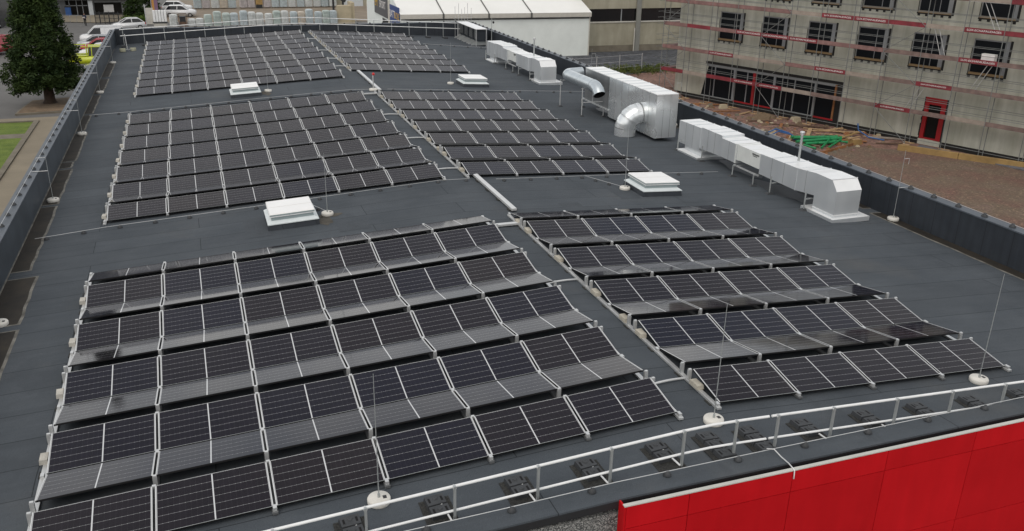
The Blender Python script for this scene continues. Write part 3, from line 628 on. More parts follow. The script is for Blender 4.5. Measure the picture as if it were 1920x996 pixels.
# ------------------------------------------------------------------ ventilation plant on the right
def seamed(mb, x0, x1, y0, y1, z0a, z1a, z0b, z1b, mat='galvanised', top='duct_top', step=.62):
    """duct run along Y from (y0: z0a..z1a) to (y1: z0b..z1b) with raised cross seams on its top"""
    v = [(x0, y0, z0a), (x1, y0, z0a), (x1, y1, z0b), (x0, y1, z0b), (x0, y0, z1a), (x1, y0, z1a), (x1, y1, z1b), (x0, y1, z1b)]
    mb.add(v, [(0, 3, 2, 1), (0, 1, 5, 4), (1, 2, 6, 5), (2, 3, 7, 6), (3, 0, 4, 7)], mat); mb.add(v[4:], [(0, 1, 2, 3)], top)
    n = max(1, round((y1 - y0) / step))
    for i in range(1, n):
        y = y0 + (y1 - y0) * i / n; zt = z1a + (z1b - z1a) * i / n
        mb.box(x0 - .006, x1 + .006, y - .012, y + .012, zt - .01, zt + .022, 'galvanised')
        mb.box(x0 - .004, x0 - .0005, y - .005, y + .005, z0a + (z0b - z0a) * i / n, zt - .011, 'galv_dark')
def duct_unit(dx, dy, label):
    t_ = thing('ventilation_duct', label, 'duct', (12.1 + dx, 15 + dy, rz(12.1)), group='long rooftop ventilation ducts')
    X0, X1 = 11.62 + dx, 12.60 + dx; Y = lambda y: y + dy; zr = rz(12.1)
    mb = MB(); mb.box(X0 - .14, X1 + .36, Y(9.86), Y(11.5), zr - .02, zr + .13, 'galvanised', 'duct_top'); part(mb, 'roof_curb', t_)
    mb = MB()
    prof = [(10.02, zr + .131), (10.02, .36), (10.30, .68), (11.08, .695), (11.08, zr + .131)]
    n = len(prof); a = [(X0, Y(y), z) for y, z in prof]; b = [(X1, Y(y), z) for y, z in prof]
    vs = a + b
    for i in range(n - 1):
        mb.add([a[i], b[i], b[i + 1], a[i + 1]], [(0, 1, 2, 3)], 'duct_top' if i in (1, 2) else 'galvanised')
    mb.add(a, [tuple(range(n))[::-1]], 'galvanised'); mb.add(b, [tuple(range(n))], 'galvanised')
    mb.box(X0 - .015, X1 + .015, Y(10.005), Y(11.095), zr + .20, zr + .225, 'duct_top'); mb.box(X0 - .012, X1 + .012, Y(10.29), Y(10.315), .676, .70, 'duct_top')
    part(mb, 'discharge_cowl', t_)
    mb = MB(); seamed(mb, X0, X1, Y(11.082), Y(12.11), -.06, .695, -.17, .60, step=.52); part(mb, 'transition_piece', t_)
    mb = MB(); seamed(mb, X0, X1, Y(12.112), Y(14.24), -.17, .60, -.17, .57, step=.7); mb.box(X0 - .02, X1 + .02, Y(12.09), Y(12.13), -.18, .615, 'galvanised', 'duct_top'); part(mb, 'duct_section', t_)
    mb = MB(); mb.box(X0 + .03, X1 - .03, Y(14.25), Y(15.74), -.02, .545, 'filter_white', 'duct_top'); mb.box(X0 + .015, X1 - .015, Y(15.6), Y(15.745), -.04, .56, 'filter_white', 'duct_top')
    mb.box(X0 + .02, X1 - .02, Y(14.9), Y(14.915), .0, .553, 'filter_white'); part(mb, 'filter_box', t_)
    tm = text_mesh('VENTICLEAN', .15, 'letter_black') if False else None
    mb = MB(); r_ = random.Random(5)
    for row, (y0, y1, zc, hgt) in enumerate(((14.40, 14.80, .44, .06), (14.52, 14.76, .375, .035))):      # small unreadable black print
        y = Y(y1)
        while y > Y(y0):
            wd = r_.uniform(.022, .04); mb.box(X0 + .0255, X0 + .0295, y - wd, y, zc - hgt / 2, zc + hgt / 2 * r_.uniform(.6, 1), 'letter_black'); y -= wd + .012
    part(mb, 'printed_marking', t_)
    mb = MB(); seamed(mb, X0 - .02, X1 + .02, Y(15.75), Y(16.80), -.16, .56, -.16, .56, step=.55); mb.box(X0 - .03, X1 + .03, Y(15.752), Y(15.83), -.17, .58, 'filter_white', 'duct_top'); part(mb, 'duct_section', t_)
    mb = MB(); seamed(mb, X0 - .01, X1 + .01, Y(16.802), Y(18.30), -.16, .655, -.22, .655, step=.5); part(mb, 'duct_section', t_)
    mb = MB(); seamed(mb, X0 - .03, X1 - .02, Y(18.36), Y(20.06), -.32, .62, -.32, .585, step=.6); mb.box(X0, X1 - .04, Y(18.301), Y(18.359), -.2, .6, 'galvanised'); part(mb, 'intake_box', t_)
    mb = MB(); mb.box(X0 + .05, X1 - .1, Y(18.25), Y(19.6), zr + .1, -.32, 'galvanised'); part(mb, 'outlet_neck', t_)
    mb = MB(); mb.box(X0 - .25, X1 + .1, Y(18.1), Y(19.78), zr - .02, zr + .10, 'galvanised', 'duct_top'); part(mb, 'roof_curb', t_)
    # support legs: pairs with feet and cross bars
    for y in (11.25, 13.2, 14.25, 15.6, 17.85, 19.75):
        mb = MB()
        for x in (X0 - .2, X1 + .2):
            zb = rz(x); tall = y in (11.25, 13.2, 17.85, 19.75)
            mb.tube([(x, Y(y), zb + .05), (x, Y(y), .02 if tall else -.25)], .026, 'alu_dull', 8)
        mb.box(X0 - .22, X1 + .22, Y(y) - .02, Y(y) + .02, -.24, -.20, 'alu_dull'); part(mb, 'support_leg', t_)
        mb = MB()
        for x in (X0 - .2, X1 + .2): mb.frustum((x - .15, x + .15, Y(y) - .11, Y(y) + .11), (x - .07, x + .07, Y(y) - .06, Y(y) + .06), rz(x) + .004, rz(x) + .06, 'black_block')
        part(mb, 'foot', t_)
    mb = MB(); mb.box(X0 - .06, X0 - .01, Y(14.2), Y(15.8), -.26, -.21, 'alu'); mb.box(X1 + .01, X1 + .06, Y(14.2), Y(15.8), -.26, -.21, 'alu'); part(mb, 'frame_bar', t_)
    for y in (13.25, 17.9, 11.3): pass
    mb = MB(); fx, fy = X1 - .28, Y(13.0)
    mb.tube([(fx, fy, .58), (fx, fy, 1.55)], .042, 'alu_dull', 12); mb.lathe((fx, fy, 1.5), [(.05, 0), (.062, .03), (.062, .07), (.085, .075), (.085, .11), (.07, .13)], 'alu_white', 14); part(mb, 'vent_pipe', t_)
    return t_
duct_unit(0, 0, 'long silver ventilation duct with sky-lit white top nearest on the right of the roof')
duct_unit(-.17, 25.8, 'long silver ventilation duct with sky-lit white top farthest back on the right')

# large air handler with two round ducts
t_ = thing('air_handler', 'tall shiny sheet metal air handler with two round ducts and sky-lit white top', 'air handler', (11.6, 24, rz(11.6)))
def clad_box(x0, x1, y0, y1, z0, z1, name, skin='galv_shiny'):
    mb = MB(); mb.box(x0, x1, y0, y1, z0, z1, skin, 'duct_top')
    n = round((y1 - y0) / .72)
    for i in range(1, n):
        y = y0 + (y1 - y0) * i / n; mb.box(x0 - .003, x0 - .0005, y - .006, y + .006, z0, z1, 'galv_dark'); mb.box(x0 - .01, x1 + .01, y - .016, y + .016, z1 - .004, z1 + .022, 'galvanised')
    for i in (1, 2): x = x0 + (x1 - x0) * i / 3; mb.box(x - .006, x + .006, y0 - .003, y0 - .0005, z0, z1, 'galv_dark')
    mb.box(x0 - .012, x1 + .012, y0 - .012, y1 + .0, z1 - .03, z1 - .006, 'duct_top'); return part(mb, name, t_)
clad_box(11.12, 12.16, 21.29, 26.0, -.46, 1.45, 'main_casing'); clad_box(11.16, 12.14, 26.002, 28.9, -.10, 1.43, 'rear_casing', 'galv_dark')
mb = MB()
for x in (11.1, 12.1): mb.box(x - .03, x + .03, 25.9, 29.0, -.17, -.11, 'alu')
mb.box(11.1, 12.1, 28.9, 28.96, -.17, -.11, 'alu'); part(mb, 'base_frame', t_)
for x, y, top_ in ((11.16, 26.6, -.17), (11.13, 29.0, -.17), (12.0, 29.0, -.17), (12.0, 26.6, -.17), (10.05, 26.7, .82), (9.95, 29.2, .82)):
    mb = MB(); mb.tube([(x, y, rz(x) + .05), (x, y, top_)], .024, 'alu', 8); part(mb, 'support_leg', t_)
    mb = MB(); mb.frustum((x - .12, x + .12, y - .12, y + .12), (x - .06, x + .06, y - .06, y + .06), rz(x) + .004, rz(x) + .06, 'black_block'); part(mb, 'foot', t_)
mb = MB()
for y in (26.7, 29.1): mb.tube([(10.0, y, .80), (11.16, y, .80)], .02, 'alu', 8)
mb.tube([(10.02, 26.7, .12), (11.14, 26.7, .12)], .02, 'alu', 8); mb.tube([(10.6, 26.7, .12), (10.6, 26.7, .8)], .015, 'alu', 6); part(mb, 'duct_bracket', t_)
# round supply duct: out of the rear casing, round a bend, towards the camera, mitred mouth looking down
mb = MB(); cx_, cz_ = 10.28, 1.06
arc = [(11.2, 29.12 + .30, cz_ + .02)] + [(10.73 - .45 * math.sin(a_), 29.02 + .45 * math.cos(a_) - .05, cz_) for a_ in [R(q) for q in (0, 22, 45, 67, 90)]]
mb.tube(arc, .285, 'spiral_duct', 20); part(mb, 'duct_bend', t_)
mb = MB(); mb.tube([(cx_, 28.97, cz_), (cx_, 25.95, cz_)], .28, 'spiral_duct', 24)
for y in (28.9, 27.4, 26.0): mb.tube([(cx_, y + .03, cz_), (cx_, y - .03, cz_)], .292, 'spiral_duct', 24)
part(mb, 'round_duct', t_)
mb = MB(); pts = [(cx_, 25.95, cz_)] + [(cx_, 25.9 - .75 * math.sin(a_), cz_ - .75 + .75 * math.cos(a_)) for a_ in [R(q) for q in (0, 14, 28, 42, 55)]]
mb.tube(pts, .285, 'spiral_duct', 24, caps=False)
inner = [Vector(p_) for p_ in pts]; mb.tube(inner, .272, 'black_back', 24, caps=False); part(mb, 'duct_mouth', t_)
# big elbow on the long side going down into the roof
mb = MB(); ey, ez, ex = 22.45, .42, 11.12; pts = [(ex + .02, ey, ez)]
rad = .62
for a_ in (0, 18, 36, 54, 72, 90): pts.append((10.95 - rad * math.sin(R(a_)), ey + .10 * a_ / 90, ez - rad + rad * math.cos(R(a_))))
pts.append((pts[-1][0], ey + .1, rz(10.3) + .02))
for i in range(len(pts) - 1):
    a_, b_ = Vector(pts[i]), Vector(pts[i + 1]); mb.tube([a_, b_], .47, 'galv_shiny', 28, caps=False)
mb.tube(pts, .455, 'galv_shiny', 28)
for i in (1, 4, 6):
    a_ = Vector(pts[i]); d_ = (Vector(pts[min(i + 1, len(pts) - 1)]) - Vector(pts[i - 1])).normalized(); mb.tube([a_ - d_ * .014, a_ + d_ * .014], .478, 'galv_dark', 28)
part(mb, 'elbow_duct', t_)

# condensers under their canopy in the far right corner
for i in range(4):
    y = 52.8 + i * 1.25
    c_ = thing('condenser_unit', f'dark condenser under the white canopy in far right corner, {ORD[i]} from the front', 'condenser', (13.2, y, rz(13.2)), group='condensers in the roof corner')
    mb = MB(); mb.box(12.95, 13.75, y, y + 1.0, rz(13) + .32, .44, 'parapet_sheet'); part(mb, 'casing', c_)
    mb = MB(); mb.box(12.93, 12.948, y + .08, y + .92, rz(13) + .45, .36, 'black_plastic')
    for q in range(8): mb.box(12.92, 12.93, y + .08, y + .92, rz(13) + .5 + q * .08, rz(13) + .515 + q * .08, 'alu_dull')
    part(mb, 'grille', c_)
    mb = MB()
    for yy in (y + .1, y + .85):
        mb.add([(12.45, yy, rz(13) + .03), (13.75, yy, rz(13) + .03), (13.75, yy, rz(13) + .30), (12.95, yy, rz(13) + .30)], [(0, 1, 2, 3)], 'alu_dull')
        mb.tube([(12.45, yy + .03, rz(13) + .04), (12.95, yy + .03, rz(13) + .31)], .03, 'alu_dull', 6)
    part(mb, 'stand', c_)
c_ = thing('equipment_canopy', 'thin white canopy sheet on posts above the dark corner condensers', 'canopy', (13.1, 55, rz(13)))
mb = MB(); mb.box(12.7, 13.6, 52.5, 57.6, .53, .57, 'duct_top'); part(mb, 'roof_sheet', c_)
for x, y in ((12.75, 52.55), (13.55, 52.55), (12.75, 57.5)):
    mb = MB(); mb.tube([(x, y, rz(x)), (x, y, .52)], .03, 'alu', 8); part(mb, 'post', c_)
c_ = thing('equipment_rack', 'group of thin upright poles behind the corner condensers', 'poles', (13.6, 58, .4))
for i, x in enumerate((12.7, 13.0, 13.25, 13.5, 13.75, 14.05)):
    mb = MB(); mb.tube([(x, 58.1, rz(x)), (x, 58.1, 1.7 + .25 * math.sin(i * 2))], .018, 'alu', 6); part(mb, 'pole', c_)
t_ = thing('weather_mast', 'thin mast with a small dark sensor by the far right duct', 'mast', (12.2, 47.2, rz(12.2)))
mb = MB(); mb.tube([(12.2, 47.2, rz(12.2)), (12.2, 47.2, 1.9)], .02, 'alu_dull', 6); part(mb, 'pole', t_)
mb = MB(); mb.lathe((12.32, 47.2, 1.55), [(.03, 0), (.07, .05), (.07, .12), (.02, .17)], 'black_plastic', 10); part(mb, 'sensor', t_)

# ------------------------------------------------------------------ building under construction (own rotated frame: x along facade, y into it)
FZ = math.atan2(-.935, .355)
site = thing('construction_building', 'grey concrete building under construction behind red boarded scaffolding', 'building', (33.53, 57.31, G), (0, 0, FZ))
zl = lambda z: z - G
OFF, HB_ = 1.15, 12.35
wins = [(2.62 + 4.262 * i, 5.0 + 4.262 * i, zl(-1.12), zl(1.26)) for i in range(10)] + [(2.62 + 4.262 * i, 5.0 + 4.262 * i, zl(2.62), zl(5.0)) for i in range(10)]
ops = wins + [(1.2, 14.7, zl(-6.15), zl(-3.1)), (21.42, 22.95, zl(-6.15), zl(-3.12))]
S0, S1 = -1.75, 47.0
sx_ = sorted({S0, S1, *[o_[0] for o_ in ops], *[o_[1] for o_ in ops]}); sz_ = sorted({.0, HB_, *[o_[2] for o_ in ops], *[o_[3] for o_ in ops]})
mb = MB()
for a, b in zip(sx_[:-1], sx_[1:]):
    for c0, c1 in zip(sz_[:-1], sz_[1:]):
        mx, mz = (a + b) / 2, (c0 + c1) / 2
        if any(o_[0] < mx < o_[1] and o_[2] < mz < o_[3] for o_ in ops): continue
        mb.add([(a, OFF, c0), (b, OFF, c0), (b, OFF, c1), (a, OFF, c1)], [(0, 1, 2, 3)], 'raw_concrete')
for a, b, c0, c1 in ops:
    d = .28
    for q in ([(a, OFF, c0), (a, OFF, c1), (a, OFF + d, c1), (a, OFF + d, c0)], [(b, OFF, c0), (b, OFF + d, c0), (b, OFF + d, c1), (b, OFF, c1)], [(a, OFF, c1), (b, OFF, c1), (b, OFF + d, c1), (a, OFF + d, c1)], [(a, OFF, c0), (a, OFF + d, c0), (b, OFF + d, c0), (b, OFF, c0)]):
        mb.add(q, [(0, 1, 2, 3)], 'raw_concrete')
mb.add([(S0, OFF, 0), (S0, OFF, HB_), (S0, 16, HB_), (S0, 16, 0)], [(0, 1, 2, 3)], 'raw_concrete'); mb.add([(S1, OFF, 0), (S1, 16, 0), (S1, 16, HB_), (S1, OFF, HB_)], [(0, 1, 2, 3)], 'raw_concrete')
mb.add([(S0, 16, 0), (S1, 16, 0), (S1, 16, HB_), (S0, 16, HB_)], [(0, 1, 2, 3)], 'raw_concrete'); mb.add([(S0, OFF, HB_), (S1, OFF, HB_), (S1, 16, HB_), (S0, 16, HB_)], [(0, 1, 2, 3)], 'raw_concrete')
part(mb, 'wall', site, True)
mb = MB(); mb.box(S0, 21.35, OFF - .012, OFF - .002, .0, .46, 'black_tape'); mb.box(23.0, S1, OFF - .012, OFF - .002, .0, .42, 'black_tape'); part(mb, 'waterproof_base', site, True)
rw = random.Random(4)
for a, b, c0, c1 in wins:
    mb = MB()        # frame: pale jambs and head set back in the reveal
    mb.box(a, a + .05, OFF + .06, OFF + .14, c0, c1, 'grey_frame'); mb.box(b - .34, b, OFF + .04, OFF + .14, c0, c1, 'grey_frame'); mb.box(a + .05, b - .34, OFF + .06, OFF + .14, c1 - .10, c1, 'grey_frame')
    if rw.random() < .35: mb.box((a + b) / 2 + .25, (a + b) / 2 + .29, OFF + .07, OFF + .13, c0, c1 - .10, 'grey_frame')
    f = part(mb, 'window', site, True)
    mb = MB(); mb.box(a + .05, b - .34, OFF + .10, OFF + .12, c0, c1 - .10, 'window_dark'); part(mb, 'pane', f, True)
    mb = MB(); mb.box(a + .02, b - .05, OFF - .03, OFF + .04, c0 + .002, c0 + .15, 'timber_sill'); part(mb, 'sill', f, True)
    mb = MB(); mb.box(b, b + .16, OFF - .016, OFF - .003, c0 - .05, c1 + .05, 'black_tape'); mb.box(a - .08, b, OFF - .016, OFF - .003, c0 - .09, c0, 'black_tape')
    mb.box(a - .05, a, OFF - .016, OFF - .003, c0 + .0, c1 - .6, 'black_tape')
    for q in range(5): x = a - .02 + q * (b - a) / 4.3; mb.box(x, x + .2, OFF - .016, OFF - .003, c0 - .22, c0 - .09, 'black_tape')
    part(mb, 'sealing_tape', f, True)
# long glazed front with slanted end
mb = MB(); z0, z1 = zl(-6.12), zl(-3.12)
mb.box(1.2, 14.68, OFF + .10, OFF + .12, z0, z1, 'window_dark'); part(mb, 'glass_front', site, True)
mb = MB(); mb.add([(1.2, OFF + .02, z0 + .0), (1.28, OFF + .02, z0), (1.95, OFF + .02, z1), (1.2, OFF + .02, z1)], [(0, 1, 2, 3)], 'raw_concrete'); part(mb, 'slanted_jamb', site, True)
mb = MB()
for x in (4.68, 8.68, 12.5): mb.box(x - .10, x + .10, OFF + .02, OFF + .098, z0, z1 - .35, 'grey_frame')
for x in (2.6, 10.6, 6.0): mb.box(x - .04, x + .04, OFF + .04, OFF + .098, z0, z1 - .35, 'grey_frame')
mb.box(1.7, 14.3, OFF + .02, OFF + .098, z1 - .36, z1 - .14, 'grey_frame'); mb.box(1.2, 14.3, OFF + .04, OFF + .098, z0 + .0, z0 + .08, 'alu_dull'); part(mb, 'mullion', site, True)
mb = MB(); mb.box(6.6, 6.85, OFF - .02, OFF + .099, z0, z1 - .3, 'red_frame'); mb.box(4.8, 6.59, OFF - .02, OFF + .03, z0 - .02, z0 + .10, 'red_frame'); mb.box(6.86, 8.6, OFF - .02, OFF + .03, z0 - .02, z0 + .10, 'red_frame'); part(mb, 'red_frame', site, True)
mb = MB(); mb.box(12.6, 14.4, OFF - .02, OFF + .03, z0 - .02, z0 + .10, 'red_frame'); mb.box(14.2, 14.36, OFF - .01, OFF + .099, z0 + .1, z1 - .2, 'timber_orange'); part(mb, 'red_frame', site, True)
mb = MB(); mb.box(1.6, 14.9, OFF - .016, OFF - .003, z1 - .14, z1 + .08, 'black_tape'); part(mb, 'sealing_tape', site, True)
mb = MB(); mb.box(14.4, 14.85, OFF - .015, OFF - .003, z0 - .1, z1 - .14, 'black_tape'); part(mb, 'sealing_tape', site, True)
# red door surround
f = MB(); a, b, c0, c1 = 21.42, 22.95, zl(-6.15), zl(-3.12)
f.box(a, a + .28, OFF - .03, OFF + .12, c0, c1 - .5, 'red_frame'); f.box(b - .34, b, OFF - .03, OFF + .12, c0, c1 - .5, 'red_frame'); f.box(a, b, OFF - .03, OFF + .12, c1 - .5, c1, 'red_frame'); f.box(a + .28, b - .34, OFF - .0, OFF + .1, c0, c0 + .12, 'red_frame')
f = part(f, 'doorway', site, True)
mb = MB(); mb.box(a + .28, b - .34, OFF + .13, OFF + .15, c0 + .1, c1 - .5, 'dark_room'); part(mb, 'opening', f, True)
rt = random.Random(8)
for side in (a - .12, b):
    zc = c0
    mb = MB()
    while zc < c1: h_ = rt.uniform(.16, .34); mb.box(side if side > a else side + rt.choice((0, .05)), side + .12, OFF - .016, OFF - .003, zc, min(zc + h_, c1), 'black_tape'); zc += h_
    part(mb, 'sealing_tape', f, True)
mb = MB(); mb.box(9.0, 9.25, OFF + .14, OFF + .2, zl(-4.0), zl(-3.8), 'letter_white'); part(mb, 'indoor_lamp', site, True)
mb = MB()
for q in range(4): mb.tube([(30.1 + q * .5, OFF - .6, zl(-6.35)), (30.4 + q * .5, OFF - .6, zl(-6.35))], .1, 'black_plastic', 8)
part(mb, 'drain_pipe', site, True)

# ------------------------------------------------------------------ scaffold
sc = thing('scaffold', 'steel tube scaffold with red and brown boards along the concrete facade', 'scaffold', (33.53, 57.31, G), (0, 0, FZ))
PX = [-2.6, 0, 2.57, 5.17, 7.72, 10.2, 12.82, 15.5, 18.2, 20.95, 23.57, 26.2, 28.8, 31.4, 34.0]
LV = [zl(z) for z in (-4.21, -2.21, -.21, 1.79, 3.79)]
for x in PX:
    for y in (0.0, .74):
        mb = MB(); mb.tube([(x, y, .10), (x, y, zl(5.9))], .028, 'scaffold_tube', 6); part(mb, 'standard', sc, True)
        mb = MB(); mb.tube([(x, y, .05), (x, y, .12)], .03, 'alu', 6); mb.box(x - .4, x + .4, y - .14, y + .14, .012, .06, 'timber_new'); part(mb, 'foot_plate', sc, True)
for x in (-2.6, -3.34):
    for y in (3.3, 5.9):
        mb = MB(); mb.tube([(x, y, .1), (x, y, zl(5.9))], .028, 'scaffold_tube', 6); part(mb, 'standard', sc, True)
board = {0: 'RPRRRpBBRBPBBBB', 1: 'FFTpPFTPBRBBFBB', 2: 'FrFTTTFFbBTBRBB', 3: 'FFFFFPTTrpTRBBB', 4: 'FFFFFFFFFFPRBBB'}
letters = text_mesh('LUX-ECHAFAUDAGES', .23, 'letter_white')
matof = {'R': 'red_board', 'T': 'red_board', 'r': 'red_board', 'F': 'faded_board', 'B': 'brown_deck', 'b': 'brown_deck', 'P': 'pale_deck', 'p': 'pale_deck'}
for li, z in enumerate(LV):
    for i in range(len(PX) - 1):
        x0, x1 = PX[i], PX[i + 1]; k_ = board[li][i]
        mb = MB(); mb.box(x0 + .03, x1 - .03, .05, .70, z - .06, z, 'pale_deck' if k_ in 'Pp' else 'brown_deck'); mb.box(x0 + .03, x1 - .03, .03, .049, z - .075, z + .005, 'alu' if k_ in 'BPbpr' else 'brown_deck'); part(mb, 'deck', sc, True)
        if True:
            mb = MB(); mb.box(x0 + .01, x1 - .01, -.012, .018, z - .05, z + (.26 if k_ in 'RTr' else .25), matof[k_]); tb = part(mb, 'toe_board', sc, True)
            if k_ == 'T' or (k_ == 'R' and i in (3, 4, 8, 9)):
                o = link(bpy.data.objects.new('lettering', letters)); o.parent = tb; o.location = ((x0 + x1) / 2, -.021, z + .10); o.rotation_euler = (R(90), 0, 0)
                if k_ == 'R': o.scale = (.8, .6, 1)
                else: o.scale = (1.0, .8, 1)
for z in LV + [zl(-6.05)]:
    mb = MB()
    for h in ((.5, 1.0) if z > zl(-6) else (.0,)):
        for y in ((0, .74) if z > zl(-6) else (0,)):
            mb.tube([(PX[0] - .1, y - .03, z + h), (PX[-1] + .1, y - .03, z + h)], .019, 'scaffold_tube', 6)
    part(mb, 'guard_rails', sc, True)
for z in LV:
    mb = MB()
    for h in (-.06, .5, 1.0):
        mb.tube([(-2.6, .74, z + h), (-2.6, 5.9, z + h)], .019, 'scaffold_tube', 6); mb.tube([(-3.34, 0, z + h), (-3.34, 5.9, z + h)], .019, 'scaffold_tube', 6)
    part(mb, 'guard_rails', sc, True)
    mb = MB(); mb.box(-3.32, -2.62, .8, 5.9, z - .06, z, 'faded_board'); part(mb, 'deck', sc, True)
    mb = MB()
    for x in PX: mb.tube([(x, 0, z - .07), (x, OFF if int(x * 10) % 3 == 0 else .74, z - .07)], .02, 'scaffold_tube', 6)
    part(mb, 'transoms', sc, True)
for bay in (0, 4, 8, 12):
    for li, z in enumerate([.1] + LV[:-1]):
        a, b = (PX[bay], PX[bay + 1]) if li % 2 else (PX[bay + 1], PX[bay])
        mb = MB(); mb.tube([(a, -.05, z + .05), (b, -.05, (LV[li]) - .02)], .021, 'scaffold_tube', 6); part(mb, 'diagonal_brace', sc, True)
for x0, x1, li in ((20.3, 21.3, 0), (24.6, 25.5, 1), (22.3, 21.5, 2), (25.6, 24.5, 3)):
    mb = MB()
    for dx in (0, .32): mb.tube([(x0 + dx, .2, LV[li]), (x1 + dx, .2, LV[li + 1] - .05)], .022, 'alu', 6)
    part(mb, 'ladder', sc, True)
mb = MB(); mb.box(0, .85, 0, .45, 0, .62, 'letter_white'); mb.box(-.01, .86, -.01, .46, .62, .64, 'tent_roof')
P0 = Vector((33.53, 57.31, 0)); tv = Vector((.355, -.935, 0)); nv = Vector((.935, .355, 0))
p_ = P0 + tv * 25.0 + nv * .12 + Vector((0, 0, -.205))
o = solo(mb, 'insulation_block', 'white block lying on a scaffold deck in front of a window', 'block', (0, 0, 0)); o.location = p_; o.rotation_euler = (0, 0, FZ)

# ------------------------------------------------------------------ loose material on the building site
def F(s_, off, z): return tuple(P0 + tv * s_ + nv * off + Vector((0, 0, z)))
def plank(name, a, b, wd, th_, mat, label, cat='plank', group=None):
    a = Vector(a); b = Vector(b); d = b - a; mb = MB(); mb.obox((0, 0, 0), d, (0, 0, 1), d.length, wd, th_, mat)
    o = link(bpy.data.objects.new(name, mb.mesh(name))); o.location = (a + b) / 2; o['label'] = label; o['category'] = cat
    if group: o['group'] = group
    return o
plank('timber_edging', (32.0, 36.55, G + .09), (37.0, 38.45, G + .09), .06, .20, 'timber_orange', 'long brown board edging the stony fill beside the green pipes')
for i, (a, b) in enumerate((((39.3, 36.5), (41.6, 33.3)), ((41.62, 33.27), (43.95, 30.0)), ((43.97, 29.97), (46.2, 26.5)))):
    plank('formwork_beam', (*a, G + .2), (*b, G + .2), .32, .40, 'timber_yellow', 'yellowish timber formwork beam along the fill, ' + ('left end piece', 'middle piece', 'right hand piece at frame edge')[i], 'beam', 'formwork beams')
pl = [((37.0, 44.2), (38.9, 41.6), .22, 'timber_new', 'pale board lying across the red soil behind the green pipes'), ((36.3, 43.4), (38.2, 42.5), .16, 'timber_new', 'short pale board crossing two others near the facade'),
      ((35.2, 46.2), (38.8, 43.6), .25, 'timber_dark', 'long dark brown board on the soil near the glazed front'), ((37.9, 41.5), (38.3, 40.3), .14, 'timber_new', 'narrow pale board propped by the yellow crate'),
      ((34.2, 47.6), (36.0, 47.0), .3, 'timber_dark', 'dark plank nearest the vent pipe'), ((36.6, 42.2), (37.6, 41.4), .12, 'timber_new', 'small pale batten in front of the scaffold feet'),
      ((34.4, 54.2), (36.0, 53.4), .28, 'timber_orange', 'orange brown board on the soil left of the glazed front'), ((32.6, 55.3), (34.0, 54.6), .3, 'timber_orange', 'orange brown board beside the slanted concrete jamb'),
      ((35.9, 40.9), (38.6, 38.9), .3, 'timber_orange', 'rusty brown board behind the green pipe heap'), ((40.0, 40.2), (43.2, 37.9), .5, 'pale_deck', 'long pale board leaning by the scaffold near the red door'),
      ((39.0, 38.4), (40.6, 37.5), .22, 'timber_dark', 'dark muddy board right of the yellow crate')]
for a, b, wd, mt, lab in pl: plank('plank', (*a, G + .06), (*b, G + rnd.uniform(.06, .2)), wd, .05, mt, lab, group='loose boards on the site')
mb = MB(); rg = random.Random(3)
gp = thing('pipe_heap_pallet', 'old pallet under the heap of green pipes', 'pallet', (34.6, 39.4, G))
for i in range(5): mb = MB(); mb.obox((33.2 + i * .7, 38.9 + .28 * i - .1, G + .13), (-.4, 1, 0), (0, 0, 1), 1.5, .12, .03, 'pallet_wood'); part(mb, 'slat', gp)
mb = MB(); mb.obox((34.6, 39.0, G + .06), (1, .38, 0), (0, 0, 1), 3.2, .1, .1, 'pallet_wood'); mb.obox((34.4, 39.8, G + .06), (1, .38, 0), (0, 0, 1), 3.2, .1, .1, 'pallet_wood'); part(mb, 'bearer', gp)
for i, (xa, ya, xb, yb, h, h2, lab) in enumerate(((33.0, 40.1, 36.2, 39.3, .46, .50, 'topmost long green pipe on the heap'), (33.1, 40.5, 36.1, 39.9, .40, .34, 'green pipe at the back of the heap'), (32.9, 39.6, 36.5, 39.2, .30, .42, 'green pipe at the front of the heap, pointing right'), (33.4, 39.2, 35.8, 39.0, .20, .22, 'lowest long green pipe on the pallet'), (33.9, 38.0, 35.6, 39.3, .16, .42, 'green pipe slanting down toward the brown edging board'), (34.5, 38.0, 36.3, 39.0, .14, .36, 'second slanting green pipe beside the edging board'), (33.0, 38.9, 33.5, 38.1, .22, .10, 'short green pipe off the left end of the heap'), (34.3, 38.9, 34.7, 38.75, .26, .26, 'tiny green pipe offcut in front of the heap'), (33.5, 40.7, 35.4, 39.5, .30, .52, 'thin green pipe lying crosswise over the heap'), (35.0, 39.7, 36.7, 38.7, .38, .20, 'green pipe sliding off the right end of the heap'))):
    mb = MB(); r_ = .115 if i < 4 else .075
    d_ = Vector((xb - xa, yb - ya, h2 - h)).normalized(); e_ = Vector((xb, yb, G + h2))
    mb.tube([(xa, ya, G + h), tuple(e_)], r_, 'green_pipe', 12); mb.tube([tuple(e_ - d_ * .14), tuple(e_)], r_ * 1.18, 'green_pipe', 12); mb.tube([tuple(e_ - d_ * .05), tuple(e_ + d_ * .004)], r_ * .9, 'black_back', 10)
    solo(mb, 'drain_pipe', lab, 'pipe', (xa, ya, G), group='green drain pipes')
mb = MB(); mb.box(37.0, 37.8, 38.5, 39.3, G, G + .38, 'timber_yellow'); mb.box(37.05, 37.75, 38.55, 39.25, G + .38, G + .41, 'timber_new'); mb.obox((37.4, 38.9, G + .46), (1, .3, 0), (0, 0, 1), 1.4, .14, .06, 'timber_new')
solo(mb, 'timber_crate', 'yellow timber crate with a board on top beside the green pipes', 'crate', (37.4, 38.9, G))
